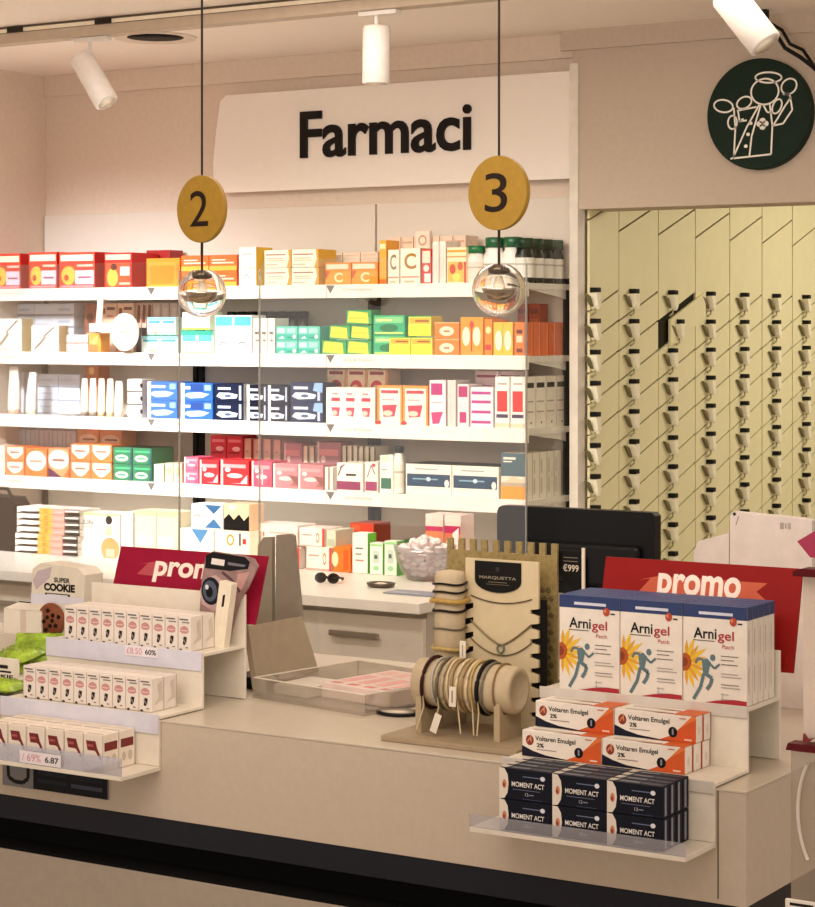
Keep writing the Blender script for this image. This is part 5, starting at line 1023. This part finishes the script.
# ------------------------------------------------------------------ near stand at right edge
P = 2.45; XS = Xat(791, P); root = empty('floor_display', (XS, P, 0))
def q(u, v): return (Xat(u, P)-XS, Hat(u, v, P))
W_ = .30
b = MB(); b.box(q(803, 0)[0], 0, Hat(803, 738, P), W_, .01, Hat(803, 575, P), mat('e3d2c4', .5), .001); b.build('upper_board', root)
b = MB(); b.prism([(q(797, 0)[0], q(797, 575)[1]), (W_, q(797, 575)[1]), (W_, q(797, 568)[1]), (q(806, 0)[0], q(797, 567)[1]), (q(797, 0)[0], q(797, 570)[1])], 'y', -.014, .01, mat('5c0c14', .5, spec=.2)); b.build('red_shelf', root)
b = MB(); b.prism([(q(790, 0)[0], q(790, 748)[1]), (W_, q(790, 750)[1]), (W_, q(790, 741)[1]), (q(792, 0)[0], q(790, 741)[1])], 'y', -.014, .01, mat('5c0c14', .5, spec=.2)); b.prism([q(806, 741), q(812, 741), q(818, 736), q(812, 738), q(807, 732)], 'y', -.012, -.008, mat('7a141c', .35)); b.build('red_shelf', root)
b = MB(); b.prism([q(799, 541), q(812, 557), q(840, 560), q(840, 520), q(814, 532)], 'y', -.006, -.001, mat('b8325c', .4, noise=.1)); b.build('magenta_card', root)
b = MB(); b.box(.0, 0, .06, W_, .006, Hat(790, 751, P), clear('frost', (.9, .88, .86), .05, fog=.3, fogc='c5b7a5', mx=.15)); b.build('frosted_panel', root)
b = MB(); cx, cz = q(842, 815); b.tube([(cx+.054*math.cos(a), -.004, cz+.09*math.sin(a)) for a in [math.radians(140+80*i/20) for i in range(21)]], .0022, clear('arcw', (.95, .95, .95), .2, fog=.6, fogc='f4ece2'), 8); b.build('handle_arc', root)
b = MB(); x_, z_ = q(787, 900); b.box(x_, -.006, z_-.04, x_+.12, -.001, z_+.003, mat('efe9e0', .5), .0005); b.art([('r', .05, .84, .3, .92, '1c1814'), ('r', .33, .85, .45, .91, '1c1814')], (x_, -.006, z_-.04), (.12, 0, 0), (0, 0, .043)); b.build('shelf_label', root)
b = MB(); b.box(-.0, -.12, 0, W_, .15, .02, mat('8a1c24', .4), .002); b.box(.04, .0062, .02, W_-.04, .03, Hat(800, 575, P)-.01, mat('cfc2b4', .5)); b.build('base', root)
tag(root, 'near floor display at right edge with dark red shelves and frosted panel', 'display stand')

# ================================================================== LIGHT, WORLD, CAMERA
def area(name, loc, target, sx, sy, power, c, spread=180):
    l = bpy.data.lights.new(name, 'AREA'); l.shape = 'RECTANGLE'; l.size = sx; l.size_y = sy; l.energy = power; l.color = c; l.spread = math.radians(spread)
    o = bpy.data.objects.new(name, l); col.objects.link(o); o.location = loc
    o.rotation_euler = (Vector(target)-Vector(loc)).to_track_quat('-Z', 'Y').to_euler(); return o
WARM = (1.0, .87, .74); COOL = (.86, .92, 1.0); NEU = (1, .93, .84)
area('shelf_light', (-3.75, 3.7, 2.5), (-3.9, 5.6, 1.2), 2.0, .25, 13, NEU, 60)
area('shelf_fill_left', (-4.7, 3.8, 2.5), (-4.8, 5.6, 1.2), .5, .2, 14, COOL, 55)  # added cool fill, no fitting there; makes the left shelves brighter and bluish
area('room_light', (-1.2, 1.4, 2.53), (-1.2, 1.4, 0), 3.0, 2.0, 24, WARM)
area('ceiling_fill', (-2.0, 2.2, 2.0), (-3.4, 4.9, 2.62), 2.2, .5, 17, (1, .88, .79), 150)  # unseen fill added to lift the ceiling and upper wall, not a room lamp
area('counter_light', (-2.6, 4.4, 2.53), (-2.6, 4.4, 0), 2.0, .5, 16, WARM)
area('alcove_light', (-2.0, 7.4, 2.53), (-2.6, 7.2, 0), 1.0, 1.6, 40, (1, .92, .78))
w = bpy.data.worlds.new('world'); bpy.context.scene.world = w; w.use_nodes = True
w.node_tree.nodes['Background'].inputs[0].default_value = (1.0, .86, .76, 1); w.node_tree.nodes['Background'].inputs[1].default_value = .95
cam = bpy.data.cameras.new('camera'); co = bpy.data.objects.new('camera', cam); col.objects.link(co)
co.location = (0, 0, EYE); co.rotation_euler = (PI/2, 0, A)
cam.sensor_fit = 'VERTICAL'; cam.sensor_height = 36; cam.sensor_width = 36*815/907; cam.lens = F/907*36; cam.shift_y = -(453.5-HV)/907; cam.shift_x = 0
bpy.context.scene.camera = co
sc = bpy.context.scene
sc.view_settings.view_transform = 'Standard'; sc.view_settings.look = 'None'; sc.view_settings.gamma = 1; sc.view_settings.exposure = 0; sc.view_settings.use_curve_mapping = False
